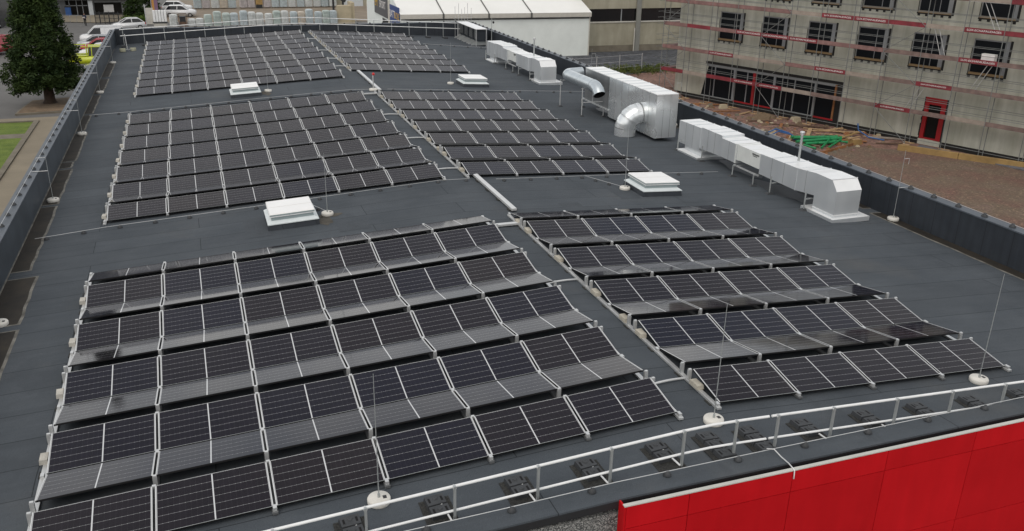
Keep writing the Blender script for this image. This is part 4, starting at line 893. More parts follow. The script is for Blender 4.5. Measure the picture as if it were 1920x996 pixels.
mb = MB(); mb.tube([(30.8, 40.2, G + .2), (31.3, 40.9, G + .75), (32.2, 41.2, G + .9), (33.2, 41.0, G + .6), (33.9, 40.4, G + .1)], .055, 'blue_hose', 8); mb.tube([(30.9, 40.0, G + .1), (31.5, 40.7, G + .62), (32.3, 41.0, G + .76), (33.3, 40.8, G + .5), (33.9, 40.3, G + .05)], .045, 'blue_hose', 8)
solo(mb, 'hose_loop', 'blue hose arching out of the soil near the parapet', 'hose', (32, 40.5, G))
mb = MB(); mb.tube([(33.6, 40.9, G + .1), (34.5, 40.5, G + .12), (35.6, 40.6, G + .1)], .06, 'blue_hose', 8); solo(mb, 'hose', 'blue hose lying behind the green pipe heap', 'hose', (34, 40.6, G))
mb = MB(); mb.tube([(39.2, 40.8, G + 1.0), (39.25, 40.7, G + .5), (39.6, 39.9, G + .12), (40.3, 39.0, G + .06)], .05, 'blue_hose', 8); solo(mb, 'hose', 'blue hose hanging from a scaffold post onto the soil', 'hose', (39.3, 40.5, G))
mb = MB(); mb.tube([(43.0, 37.6, G + .8), (43.1, 37.4, G + .3), (43.3, 37.1, G + .05)], .05, 'blue_hose', 8); mb.box(42.9, 43.3, 37.0, 37.4, G, G + .3, 'bin_blue'); solo(mb, 'hose', 'blue hose and box at scaffold foot left of the red door', 'hose', (43.1, 37.3, G))
pts = [F(21.9, .6, G + .03), F(23.5, .2, G + .05), F(25.5, .5, G + .04), F(28, .3, G + .05), F(30.2, .4, G + .03), F(30.2, -.7, G + .02), F(27, -.5, G + .03), F(24, -.6, G + .02), F(22, -.2, G + .02)]
mb = MB(); mb.prism(pts, (0, 0, .07), 'grey_membrane'); solo(mb, 'membrane_sheet', 'crumpled grey membrane strip on the ground under the red door', 'sheet', pts[0])
for i, (x, y, s_) in enumerate(((35.0, 52.6, .35), (38.0, 46.6, .4), (33.2, 42.9, .25))):
    mb = MB(); mb.frustum((x - s_, x + s_, y - s_ * .6, y + s_ * .6), (x - s_ * .8, x + s_ * .8, y - s_ * .5, y + s_ * .5), G, G + .35, 'sand_block')
    solo(mb, 'rubble_block', ('pale block below the slanted jamb', 'pale block under the red glazing frame', 'small pale stone by the blue hose arch')[i] + ' on the soil', 'block', (x, y, G))
def mound(x, y, rx, ry, h, mat, label, seed):
    r_ = random.Random(seed); n, k = 16, 5; mb = MB(); vs = []
    for j in range(k + 1):
        f_ = j / k
        for i in range(n): a_ = 2 * math.pi * i / n; w_ = 1 + r_.uniform(-.18, .18); vs.append((x + rx * (1 - f_) * w_ * math.cos(a_), y + ry * (1 - f_) * w_ * math.sin(a_), G + h * math.sin(f_ * 1.57) * r_.uniform(.85, 1.1) if j else G))
    mb.add(vs, [(j * n + i, j * n + (i + 1) % n, (j + 1) * n + (i + 1) % n, (j + 1) * n + i) for j in range(k) for i in range(n)], mat)
    o = solo(mb, 'soil_heap', None, None, (x, y, G)); o['kind'] = 'structure'
mound(36.1, 48.3, 1.2, .8, .45, 'mulch', '', 1); mound(33.5, 60, 2.5, 2, .6, 'red_soil', '', 2); mound(31.0, 42.3, 1.0, .6, .4, 'timber_yellow', '', 3)

r_ = random.Random(21); mb = MB()
for _ in range(420):
    s_ = r_.uniform(-1, 20); q = F(s_, r_.gauss(-4.5, 3.2), G); sz_r = abs(r_.gauss(.05, .06)) + .03
    if q[0] < 15.2 or (q[0] > 32 and q[1] < 36.9 and q[1] > 30 + (43.9 - q[0]) * .62): continue
    mb.frustum((q[0] - sz_r, q[0] + sz_r * r_.uniform(.6, 1.6), q[1] - sz_r, q[1] + sz_r), (q[0] - sz_r * .6, q[0] + sz_r * .7, q[1] - sz_r * .5, q[1] + sz_r * .6), G, G + sz_r * 1.1, r_.choice(('sand_block', 'kerb_stone', 'timber_orange', 'mulch', 'faded_board')))
solo(mb, 'rubble', 'scattered stones and scraps on the red soil', 'rubble', (35, 45, G), kind='stuff')
ex = [((36.6, 45.6), (37.3, 43.9), 'timber_dark', 'dark board lying slantwise beside the long brown board'), ((35.4, 41.6), (36.6, 42.9), 'timber_new', 'pale board sticking up behind the left end of the green pipes'), ((38.6, 42.3), (40.3, 41.2), 'timber_new', 'pale board lying below the right end of the glazed front'),
      ((38.1, 43.0), (39.4, 42.6), 'timber_new', 'short pale board left of the scaffold foot plates'), ((34.5, 43.9), (35.6, 45.1), 'timber_orange', 'rusty board by the blue hose arch'), ((36.9, 40.2), (39.4, 40.9), 'timber_yellow', 'yellowish wide board behind the timber crate'), ((33.4, 51.6), (35.6, 50.9), 'timber_orange', 'rusty board at the foot of the glazed front'), ((35.0, 50.0), (36.2, 50.4), 'timber_new', 'small pale board beside the pale block'), ((33.0, 40.6), (34.0, 41.6), 'timber_new', 'pale board leaning over the blue hose'), ((37.6, 47.2), (39.3, 46.2), 'timber_dark', 'dark board under the red glazing frame')]
for a, b, mt, lab in ex: plank('plank', (*a, G + .05), (*b, G + r_.uniform(.08, .28)), r_.uniform(.14, .3), .05, mt, lab, group='loose boards on the site')
# ------------------------------------------------------------------ vegetation
def leaves(mb, c_, rx, rz_, n, size, mat, r_):
    for _ in range(n):
        while True:
            p_ = Vector((r_.uniform(-1, 1), r_.uniform(-1, 1), r_.uniform(-1, 1)))
            if p_.length < 1: break
        p_ = Vector(c_) + Vector((p_.x * rx, p_.y * rx, p_.z * rz_)); a_ = Vector((r_.gauss(0, 1), r_.gauss(0, 1), r_.gauss(0, .6))).normalized(); b_ = a_.cross(Vector((r_.gauss(0, 1), r_.gauss(0, 1), r_.gauss(0, 1)))).normalized()
        s_ = size * r_.uniform(.6, 1.3); mb.add([p_ - a_ * s_ - b_ * s_ * .35, p_ + a_ * s_ - b_ * s_ * .2, p_ + a_ * s_ * .9 + b_ * s_ * .35, p_ - a_ * s_ * .8 + b_ * s_ * .4], [(0, 1, 2, 3)], mat)
def conifer(name, label, x, y, z0, h, r0, clear, nclump, per, size, trunk_r, seed, cat='tree'):
    r_ = random.Random(seed); t_ = thing(name, label, cat, (x, y, z0)); mb = MB()
    mb.tube([(x, y, z0), (x + .02, y, z0 + .3), (x, y, z0 + clear + .5), (x, y, z0 + h * .6), (x, y, z0 + h * .97)], [trunk_r * 1.5, trunk_r * 1.05, trunk_r * .85, trunk_r * .4, .03], 'bark', 12)
    for _ in range(26):
        zz = z0 + clear + .3 + r_.random() * h * .6; a_ = r_.uniform(0, 6.28); rr = r0 * (1 - (zz - z0 - clear) / (h - clear)) * .8
        mb.tube([(x, y, zz), (x + math.cos(a_) * rr, y + math.sin(a_) * rr, zz - .15 * rr)], [.07, .02], 'bark', 5)
    part(mb, 'trunk', t_); mb = MB()
    for _ in range(nclump):
        f_ = r_.random() ** 1.35; zz = clear + f_ * (h - clear)
        a_ = r_.uniform(0, 6.28); rm = r0 * (1 - f_) ** (1.12 if h > 10 else .72) * (min(1, .72 + f_ * 3)) * r_.uniform(.86, 1.06) * (1 + .07 * math.sin(3 * a_ + 1.7 * zz) + .06 * math.sin(5 * a_ - 2.9 * zz))
        rr = rm * (r_.random() ** .38)
        leaves(mb, (x + rr * math.cos(a_), y + rr * math.sin(a_), z0 + zz - .12 * rr), .42, .34, per, size, 'conifer_leaf', r_)
    part(mb, 'crown', t_); return t_
conifer('conifer_tree', 'big dark green conifer with thick bare trunk on the planting bed', -18.95, 68.3, G + .1, 14.6, 3.25, 1.5, 1150, 52, .115, .40, 2)
conifer('conifer_shrub', 'tall dark green conifer shrub beside the entrance ramp', -14.9, 130.5, G, 6.6, 1.75, .1, 200, 26, .2, .15, 5, 'shrub')
conifer('conifer_shrub', 'dark green conifer behind the two white cars', -13.0, 137.5, G, 7.0, 1.7, .1, 160, 22, .2, .15, 6, 'shrub')
r_ = random.Random(9); mb = MB()
for _ in range(120): leaves(mb, (-14.9 + r_.uniform(-1.35, 1.25), 125.6 + r_.uniform(-1.2, 1.2), G + .25 + r_.random() * .75), .3, .25, 22, .13, 'bush_leaf', r_)
solo(mb, 'low_hedge', 'bright green low hedge below the dark conifer shrub', 'hedge', (-14.9, 125.6, G))
mb = MB()
for _ in range(420):
    x, y = r_.uniform(31.5, 41.5), 72.4 + r_.gauss(0, 1.2); leaves(mb, (x, y, G + .08 + abs(r_.gauss(0, .16))), .3, .22, 12, .085, 'weed_leaf', r_)
o = solo(mb, 'weeds', 'patch of tall yellow green weeds beside the dark gravel', 'weeds', (36, 72.5, G), kind='stuff')

# ------------------------------------------------------------------ marquee, hall and far buildings
tent = thing('marquee_tent', 'large white marquee with pale roof and two signs on its end wall', 'marquee', (25, 94, G))
ze, TX0, TX1 = -1.62, 14.3, 36.4; dY = lambda x: 85.3 - (x - TX0) * .05
mb = MB(); mb.add([(TX0, dY(TX0), G), (TX1, dY(TX1), G), (TX1, dY(TX1), ze), (TX0, dY(TX0), ze)], [(0, 1, 2, 3)], 'tent_wall')
mb.add([(TX1, dY(TX1), G), (TX1, 105, G), (TX1, 105, ze), (TX1, 94.6, 2.0), (TX1, dY(TX1), ze)], [(0, 1, 2, 3, 4)], 'tent_wall'); mb.add([(TX0, 105, G), (TX0, 105, ze), (TX1, 105, ze), (TX1, 105, G)], [(0, 1, 2, 3)], 'tent_wall')
part(mb, 'side_wall', tent)
mb = MB(); mb.add([(TX0, dY(TX0), G), (TX0, dY(TX0), ze), (TX0, 94.6, 2.0), (TX0, 105, ze), (TX0, 105, G)], [(0, 1, 2, 3, 4)], 'tent_wall'); part(mb, 'end_wall', tent)
xb = [TX0 - .15, 19.0, 24.2, 29.2, TX1 + .15]
for a, b in zip(xb[:-1], xb[1:]):
    mb = MB(); mb.add([(a + .05, dY(a) - .35, ze - .02), (b - .05, dY(b) - .35, ze - .02), (b - .05, 94.6, 2.1), (a + .05, 94.6, 2.1)], [(0, 1, 2, 3)], 'tent_roof'); mb.add([(a + .05, 94.6, 2.1), (b - .05, 94.6, 2.1), (b - .05, 105.3, ze), (a + .05, 105.3, ze)], [(0, 1, 2, 3)], 'tent_roof')
    mb.add([(a + .05, dY(a) - .352, ze - .50), (b - .05, dY(b) - .352, ze - .50), (b - .05, dY(b) - .352, ze - .02), (a + .05, dY(a) - .352, ze - .02)], [(0, 1, 2, 3)], 'tent_trim')
    part(mb, 'roof_panel', tent)
mb = MB()
for x in xb[1:-1]: mb.obox((x, (dY(x) - .35 + 94.6) / 2, (ze + 2.1) / 2 + .03), (0, 94.6 - dY(x) + .35, 2.1 - ze), (0, 0, 1), 10.6, .12, .05, 'tent_dark'); mb.box(x - .10, x + .10, dY(x) - .40, dY(x) - .354, ze - .55, ze, 'tent_dark')
mb.box(TX0, TX1, dY(TX1) - .12, dY(TX1) - .06, ze - .72, ze - .60, 'tent_dark') if False else None
mb.add([(TX0, dY(TX0) - .03, ze - .74), (TX1, dY(TX1) - .03, ze - .74), (TX1, dY(TX1) - .03, ze - .58), (TX0, dY(TX0) - .03, ze - .58)], [(0, 1, 2, 3)], 'tent_dark'); part(mb, 'eave_trim', tent)
mb = MB(); mb.tube([(TX1 + .02, dY(TX1) - .05, G), (TX1 + .02, dY(TX1) - .05, ze)], .07, 'tent_trim', 8); mb.tube([(TX0 - .05, 90.9, G), (TX0 - .05, 90.9, -.6)], .17, 'tent_trim', 8); part(mb, 'corner_post', tent)
mb = MB(); mb.box(TX0 - .04, TX0 - .01, 91.6, 95.0, G, -3.0, 'dark_room'); part(mb, 'doorway', tent)
def sign(name, label, y0, y1, z0, z1, mat, words):
    t_ = thing(name, label, 'sign', (TX0 - .08, (y0 + y1) / 2, (z0 + z1) / 2)); mb = MB(); mb.box(TX0 - .12, TX0 - .06, y0, y1, z0, z1, mat); part(mb, 'board', t_)
    for txt, size, mt, yc, zc in words:
        o = link(bpy.data.objects.new('lettering', text_mesh(txt, size, mt))); o.parent = t_
        o.location = Vector((TX0 - .128, yc, zc)) - t_.location; o.rotation_euler = (R(90), 0, R(-90))
sign('wall_sign', 'blue sign with white and yellow lettering on the marquee end wall', 85.5, 90.3, -3.05, -1.0, 'sign_blue', [('BATT', 1.15, 'letter_white', 89.0, -2.0), ('ISOLE', 1.0, 'letter_yellow', 86.65, -2.02)])
sign('wall_sign', 'dark grey sign with yellow and white lettering on the marquee end wall', 91.6, 99.3, -2.75, -.4, 'sign_grey', [('EM', 1.4, 'letter_yellow', 98.1, -1.45), ('SPORT', 1.2, 'letter_white', 94.4, -1.5)])

hall = thing('industrial_hall', 'beige concrete hall with dark ribbon windows behind the gravel yard', 'hall', (50, 90, G))
mb = MB(); mb.box(36.6, 80, 86.5, 110, G, -3.10, 'hall_concrete'); mb.box(36.6, 80, 86.5, 110, -1.55, 1.3, 'hall_concrete'); mb.box(36.6, 80, 86.9, 110, -3.0, -1.6, 'dark_room')
part(mb, 'wall', hall)
for x in (43.9, 52.5, 61): mb = MB(); mb.box(x - .3, x + .3, 86.3, 86.49, G, 1.3, 'grey_beige'); part(mb, 'pilaster', hall)
for a, b in ((37.2, 43.5), (44.3, 52.1), (52.9, 60.6)):
    mb = MB(); mb.box(a, b, 86.62, 86.66, -3.05, -1.58, 'dark_glass'); f = part(mb, 'window', hall); mb = MB(); mb.box(a - .1, b + .1, 86.40, 86.61, -3.15, -3.02, 'tent_trim'); part(mb, 'sill', f)
    mb = MB(); mb.box(a + .7 * (b - a), a + .72 * (b - a), 86.58, 86.61, -3.0, -1.6, 'grey_frame'); part(mb, 'mullion', f)
mb = MB(); mb.box(36.6, 80, 86.45, 86.495, G, G + .75, 'kerb_stone'); part(mb, 'plinth', hall)
mb = MB(); mb.tube([(43.4, 86.2, G), (43.4, 86.2, -3.8)], .07, 'tent_trim', 8); part(mb, 'downpipe', hall)
fe = thing('site_fence', 'thin post and wire fence at the edge of the dark gravel', 'fence', (34, 75, G))
fx = [(28.5, 70.4), (31.4, 70.9), (34.3, 71.5), (37.2, 72.1)]
for x, y in fx: mb = MB(); mb.tube([(x, y, G), (x, y, G + 1.9)], .035, 'alu', 6); part(mb, 'post', fe)
mb = MB()
for h in (.6, 1.2, 1.8): mb.tube([(x, y, G + h) for x, y in fx], .012, 'alu', 5)
part(mb, 'wire', fe)

eb = thing('entrance_building', 'grey facade with dark entrance openings and a pale column at top left', 'building', (-21, 143, G))
mb = MB(); mb.box(-27.0, -16.3, 139.8, 150, G, 3, 'grey_facade'); part(mb, 'wall', eb)
mb = MB(); mb.box(-24.9, -21.9, 139.70, 139.79, G + .05, -4.3, 'dark_room'); f = part(mb, 'entrance', eb)
mb = MB()
for x in (-24.4, -23.4, -22.6): mb.box(x - .05, x + .05, 139.62, 139.69, G + .05, -4.3, 'grey_frame')
mb.box(-24.9, -21.9, 139.62, 139.69, -5.2, -5.1, 'grey_frame'); part(mb, 'frame', f)
mb = MB(); mb.box(-20.95, -17.2, 139.70, 139.79, G + .05, -4.7, 'dark_room'); f = part(mb, 'entrance', eb)
mb = MB(); mb.box(-19.7, -18.3, 139.64, 139.69, G + .4, G + 1.5, 'lamp_glass'); mb.box(-20.95, -17.2, 139.62, 139.69, -4.72, -4.62, 'grey_frame'); part(mb, 'reflection_panel', f)  # pale box paints a reflection in the dark entrance, with a head bar
mb = MB(); mb.box(-21.75, -21.15, 139.2, 139.79, G, -4.4, 'door_white'); part(mb, 'column', eb)
mb = MB(); mb.box(-27.2, -16.2, 138.9, 139.79, -4.28, -4.0, 'grey_facade'); part(mb, 'canopy', eb)
mb = MB(); mb.box(-24.95, -24.2, 138.6, 139.2, G + .08, G + 1.3, 'bin_blue'); mb.box(-25.0, -24.15, 138.55, 139.25, G + 1.302, G + 1.4, 'steel_dark'); solo(mb, 'recycling_bin', 'blue bin standing by the grey entrance', 'bin', (-24.6, 138.9, G))
fe = thing('yard_fence', 'dark steel fence and gate beside the low hedge', 'fence', (-18, 127, G))
for i in range(7):
    x, y = -20.0 + i * .62, 127.6 - i * .25; mb = MB(); mb.box(x - .05, x + .05, y - .05, y + .05, G, G + 1.7, 'steel_dark'); part(mb, 'post', fe)
mb = MB(); d_ = Vector((3.72, -1.5, 0))
for q in range(28): p_ = Vector((-20, 127.6, 0)) + d_ * q / 27; mb.box(p_.x - .02, p_.x + .02, p_.y - .02, p_.y + .02, G + .1, G + 1.5, 'steel_dark')
for h in (.15, .8, 1.5): mb.obox(tuple(Vector((-20, 127.6, G + h)) + d_ / 2), d_, (0, 0, 1), d_.length, .05, .06, 'steel_dark')
part(mb, 'bars', fe)
fe = thing('terrace_railing', 'thin rail along the terrace edge behind the walking person', 'railing', (-22, 130, G))
for i in range(5): x = -24.4 + i * .9; mb = MB(); mb.tube([(x, 130.2 - i * .35, G), (x, 130.2 - i * .35, G + 1.0)], .03, 'grey_frame', 6); part(mb, 'post', fe)
mb = MB(); mb.tube([(-24.4, 130.2, G + 1), (-20.8, 128.8, G + 1)], .03, 'grey_frame', 6); part(mb, 'handrail', fe)
gb = thing('glazed_building', 'dark glazed building corner at the top left edge', 'building', (-35, 128, G))
mb = MB(); mb.box(-42, -31.3, 124, 140, G, 4, 'dark_glass'); part(mb, 'wall', gb)
mb = MB()
for x in (-31.6, -33.2, -34.8, -36.4, -38): mb.box(x - .12, x + .12, 123.88, 123.99, G, 4, 'grey_facade')
for z in (G + .3, -4.2, -2.2): mb.box(-42, -31.3, 123.84, 123.99, z, z + .18, 'grey_facade')
part(mb, 'mullion', gb)
wb = thing('white_door_shed', 'shed wall with a pale roller door behind the pallets', 'shed', (20, 150, G))
mb = MB(); mb.box(14.5, 32, 148, 156, G, 2, 'hall_concrete'); part(mb, 'wall', wb); mb = MB(); mb.box(18.2, 21.6, 147.9, 147.99, G, G + 4, 'door_white'); part(mb, 'roller_door', wb)
mb = MB(); mb.box(13.0, 15.0, 121.3, 122.6, G, -4.0, 'sand_block'); mb.box(15.002, 15.5, 121.5, 124.5, G, -3.6, 'sand_block'); solo(mb, 'bay_wall', 'tall beige block wall at the right end of the pallet row', 'wall', (14, 121.8, G))
mb = MB(); mb.obox((16.0, 141, -4.4), (1, 0, -.5), (0, 0, 1), 3.0, .8, .5, 'steel_dark'); mb.box(15.2, 15.5, 140.8, 141.2, G, -4.1, 'steel_dark'); mb.box(16.8, 17.1, 140.8, 141.2, G, -4.9, 'steel_dark'); solo(mb, 'conveyor', 'dark inclined conveyor behind the beige block wall', 'conveyor', (16, 141, G))
lf = thing('fork_truck', 'dark loader machine beside the marquee end wall', 'loader', (12.9, 100, G))
mb = MB(); mb.obox((13.3, 98.5, G + 1.9), (0, 1, -.35), (1, 0, 0), 3.2, .22, .25, 'steel_dark'); mb.box(12.9, 13.9, 99, 101.2, G + .5, G + 1.3, 'steel_dark'); part(mb, 'body', lf)
for y in (99.3, 100.9): mb = MB(); mb.tube([(12.8, y, G + .45), (14.0, y, G + .45)], .45, 'tyre', 14); part(mb, 'wheel', lf)

# ------------------------------------------------------------------ pallets of bagged goods
def pallet(x, y, h, mat, label, wd=1.14, loose=0, seed=0):
    r_ = random.Random(seed * 13 + 7); t_ = thing('bag_pallet', label, 'pallet', (x, y, G + .012), group='wrapped pallets in the yard')
    mb = MB()
    for q in (-.45, 0, .45): mb.box(x + q - .06, x + q + .06, y - .5, y + .5, G + .012, G + .11, 'pallet_wood')
    for q in range(6): mb.box(x - .56, x + .56, y - .5 + q * .18, y - .4 + q * .18, G + .111, G + .145, 'pallet_wood')
    part(mb, 'pallet_base', t_)
    mb = MB(); nl = max(3, round((h - .15) / .17)); n = 20; rings = []
    for i in range(nl * 2 + 1):
        z = .15 + (h - .15) * i / (nl * 2); bulge = -.02 if i % 2 == 0 else .045
        shr = 1.0 if z < h - .2 else 1 - .42 * ((z - (h - .2)) / .2) ** 2.6
        ring = []
        for k in range(n):
            a_ = 2 * math.pi * k / n; ca, sa = math.cos(a_), math.sin(a_)
            q = (abs(ca) ** 6 + abs(sa) ** 6) ** (-1 / 6)
            rr = (wd / 2 + bulge + r_.uniform(-.018, .018)) * shr * q; ring.append((x + rr * ca, y + rr * sa * .92, G + z))
        rings += ring
    m_ = nl * 2 + 1
    mb.add(rings, [(i * n + k, i * n + (k + 1) % n, (i + 1) * n + (k + 1) % n, (i + 1) * n + k) for i in range(m_ - 1) for k in range(n)], mat); mb.add(rings[-n:], [tuple(range(n))], mat)
    for i in range(2, m_ - 2, 2): mb.box(x - wd * .36, x + wd * .36, y - wd * .46 - .022, y - wd * .46 - .012, G + .15 + (h - .15) * i / (nl * 2) - .008, G + .15 + (h - .15) * i / (nl * 2) + .008, 'grey_frame')
    part(mb, 'wrapped_bags', t_)
fr = [(-9.59, 1.78, 'bag_white'), (-7.24, 1.17, 'bag_white'), (-6.18, 1.22, 'bag_white'), (-5.07, 1.7, 'bag_green'), (-3.83, 2.11, 'bag_green'), (-2.64, 1.88, 'bag_green'), (-1.57, 1.86, 'bag_blue'), (-.28, 2.13, 'bag_blue'), (.82, 1.97, 'bag_white'), (1.9, 1.81, 'bag_white'), (3.14, 1.72, 'bag_white'), (4.27, 2.06, 'bag_green'), (5.38, 2.05, 'bag_white'), (6.64, 1.92, 'bag_blue'), (7.69, 1.9, 'bag_tan'), (8.84, 2.22, 'bag_blue'), (10.11, 1.87, 'bag_blue'), (11.24, 2.03, 'bag_green'), (12.26, 1.98, 'bag_blue')]
for i, (x, h, mt) in enumerate(fr):
    cn = {'bag_white': 'white', 'bag_green': 'greenish', 'bag_blue': 'bluish', 'bag_tan': 'tan'}[mt]
    pallet(x, 121, h, mt, f'wrapped pallet of {cn} bags in front row behind far parapet, {ORD[i]} from left', 1.0, 0, i)
bk = [(-6.01, 'bag_blue'), (-4.67, 'bag_pink'), (-3.24, 'bag_white'), (-1.89, 'bag_tan'), (-.55, 'bag_blue'), (1.3, 'bag_pink'), (2.57, 'bag_pink'), (5.07, 'bag_pink'), (6.49, 'bag_blue'), (7.83, 'bag_blue'), (9.25, 'bag_white'), (10.68, 'bag_blue'), (12.03, 'bag_white'), (13.45, 'bag_white'), (14.76, 'bag_blue'), (16.13, 'bag_white')]
for i, (x, mt) in enumerate(bk):
    cn = {'bag_white': 'white', 'bag_pink': 'pinkish', 'bag_blue': 'bluish', 'bag_tan': 'tan'}[mt]
    pallet(x, 147, 2.35, mt, f'wrapped pallet of {cn} bags in the rear row at top edge, {ORD[i]} from left', 1.22, 0, i + 40)
mb = MB(); mb.box(3.3, 4.3, 146.4, 147.4, G + .02, G + .62, 'steel_dark'); mb.box(3.25, 4.35, 146.35, 147.45, G + .622, G + 1.7, 'timber_yellow'); solo(mb, 'open_crate', 'yellow crate on a dark box in the rear pallet row', 'crate', (3.8, 147, G))
t_ = thing('pipe_rack', 'white rack of upright tubes at the left end of the pallet row', 'rack', (-11.3, 122, G))
for i in range(5): mb = MB(); mb.box(-12.2 + i * .36, -11.9 + i * .36, 121.5, 122.3, G + .75, G + 2.25, 'white_paint'); part(mb, 'panel', t_)
mb = MB(); mb.box(-12.3, -10.4, 121.4, 122.4, G + .6, G + .74, 'steel_dark'); mb.box(-12.2, -10.5, 121.5, 122.3, G, G + .55, 'tent_trim'); part(mb, 'base', t_)
t_ = thing('stillage', 'brown timber stillage of dark goods in the front pallet row', 'stillage', (-8.4, 121, G))
mb = MB(); mb.box(-8.85, -7.95, 120.5, 121.5, G + .1, G + .8, 'timber_dark'); mb.box(-8.8, -8.0, 120.55, 121.45, G + .801, G + 1.5, 'steel_dark'); part(mb, 'load', t_)
mb = MB()
for x in (-8.92, -7.88): mb.box(x - .04, x + .04, 120.4, 120.48, G, G + 1.9, 'timber_dark')
mb.box(-8.92, -7.88, 120.4, 120.48, G + 1.86, G + 1.94, 'timber_dark'); part(mb, 'frame', t_)
t_ = thing('banner', 'tall purple and orange banner on a pole near the white cars', 'banner', (-12.1, 130, G))
mb = MB(); mb.tube([(-12.55, 130, G), (-12.55, 130, -1.5)], .04, 'alu', 6); part(mb, 'pole', t_)
mb = MB(); mb.box(-12.5, -11.65, 129.98, 130.02, -5.3, -1.6, 'banner_purple'); b_ = part(mb, 'cloth', t_)
mb = MB(); mb.box(-12.45, -12.15, 129.955, 129.975, -5.1, -1.8, 'banner_orange'); part(mb, 'print', b_)
mb = MB(); mb.box(-13.3, -13.2, 124.25, 124.35, G, -3.7, 'alu_white'); mb.box(-13.19, -12.2, 124.28, 124.33, G + .15, -4.2, 'tent_trim'); solo(mb, 'notice_panel', 'plain pale panel standing by the left end of the pallet row', 'panel', (-12.8, 124.3, G))
t_ = thing('street_lamp', 'street lamp with round white head beside the big conifer', 'street lamp', (-17.3, 71.2, G))
mb = MB(); mb.tube([(-17.3, 71.2, G), (-17.3, 71.2, -4.15)], [.06, .045], 'grey_frame', 8); part(mb, 'pole', t_)
mb = MB(); mb.lathe((-17.3, 71.2, -4.2), [(.1, 0), (.24, .05), (.27, .12), (.2, .2), (.05, .25)], 'white_paint', 16); part(mb, 'lamp_head', t_)

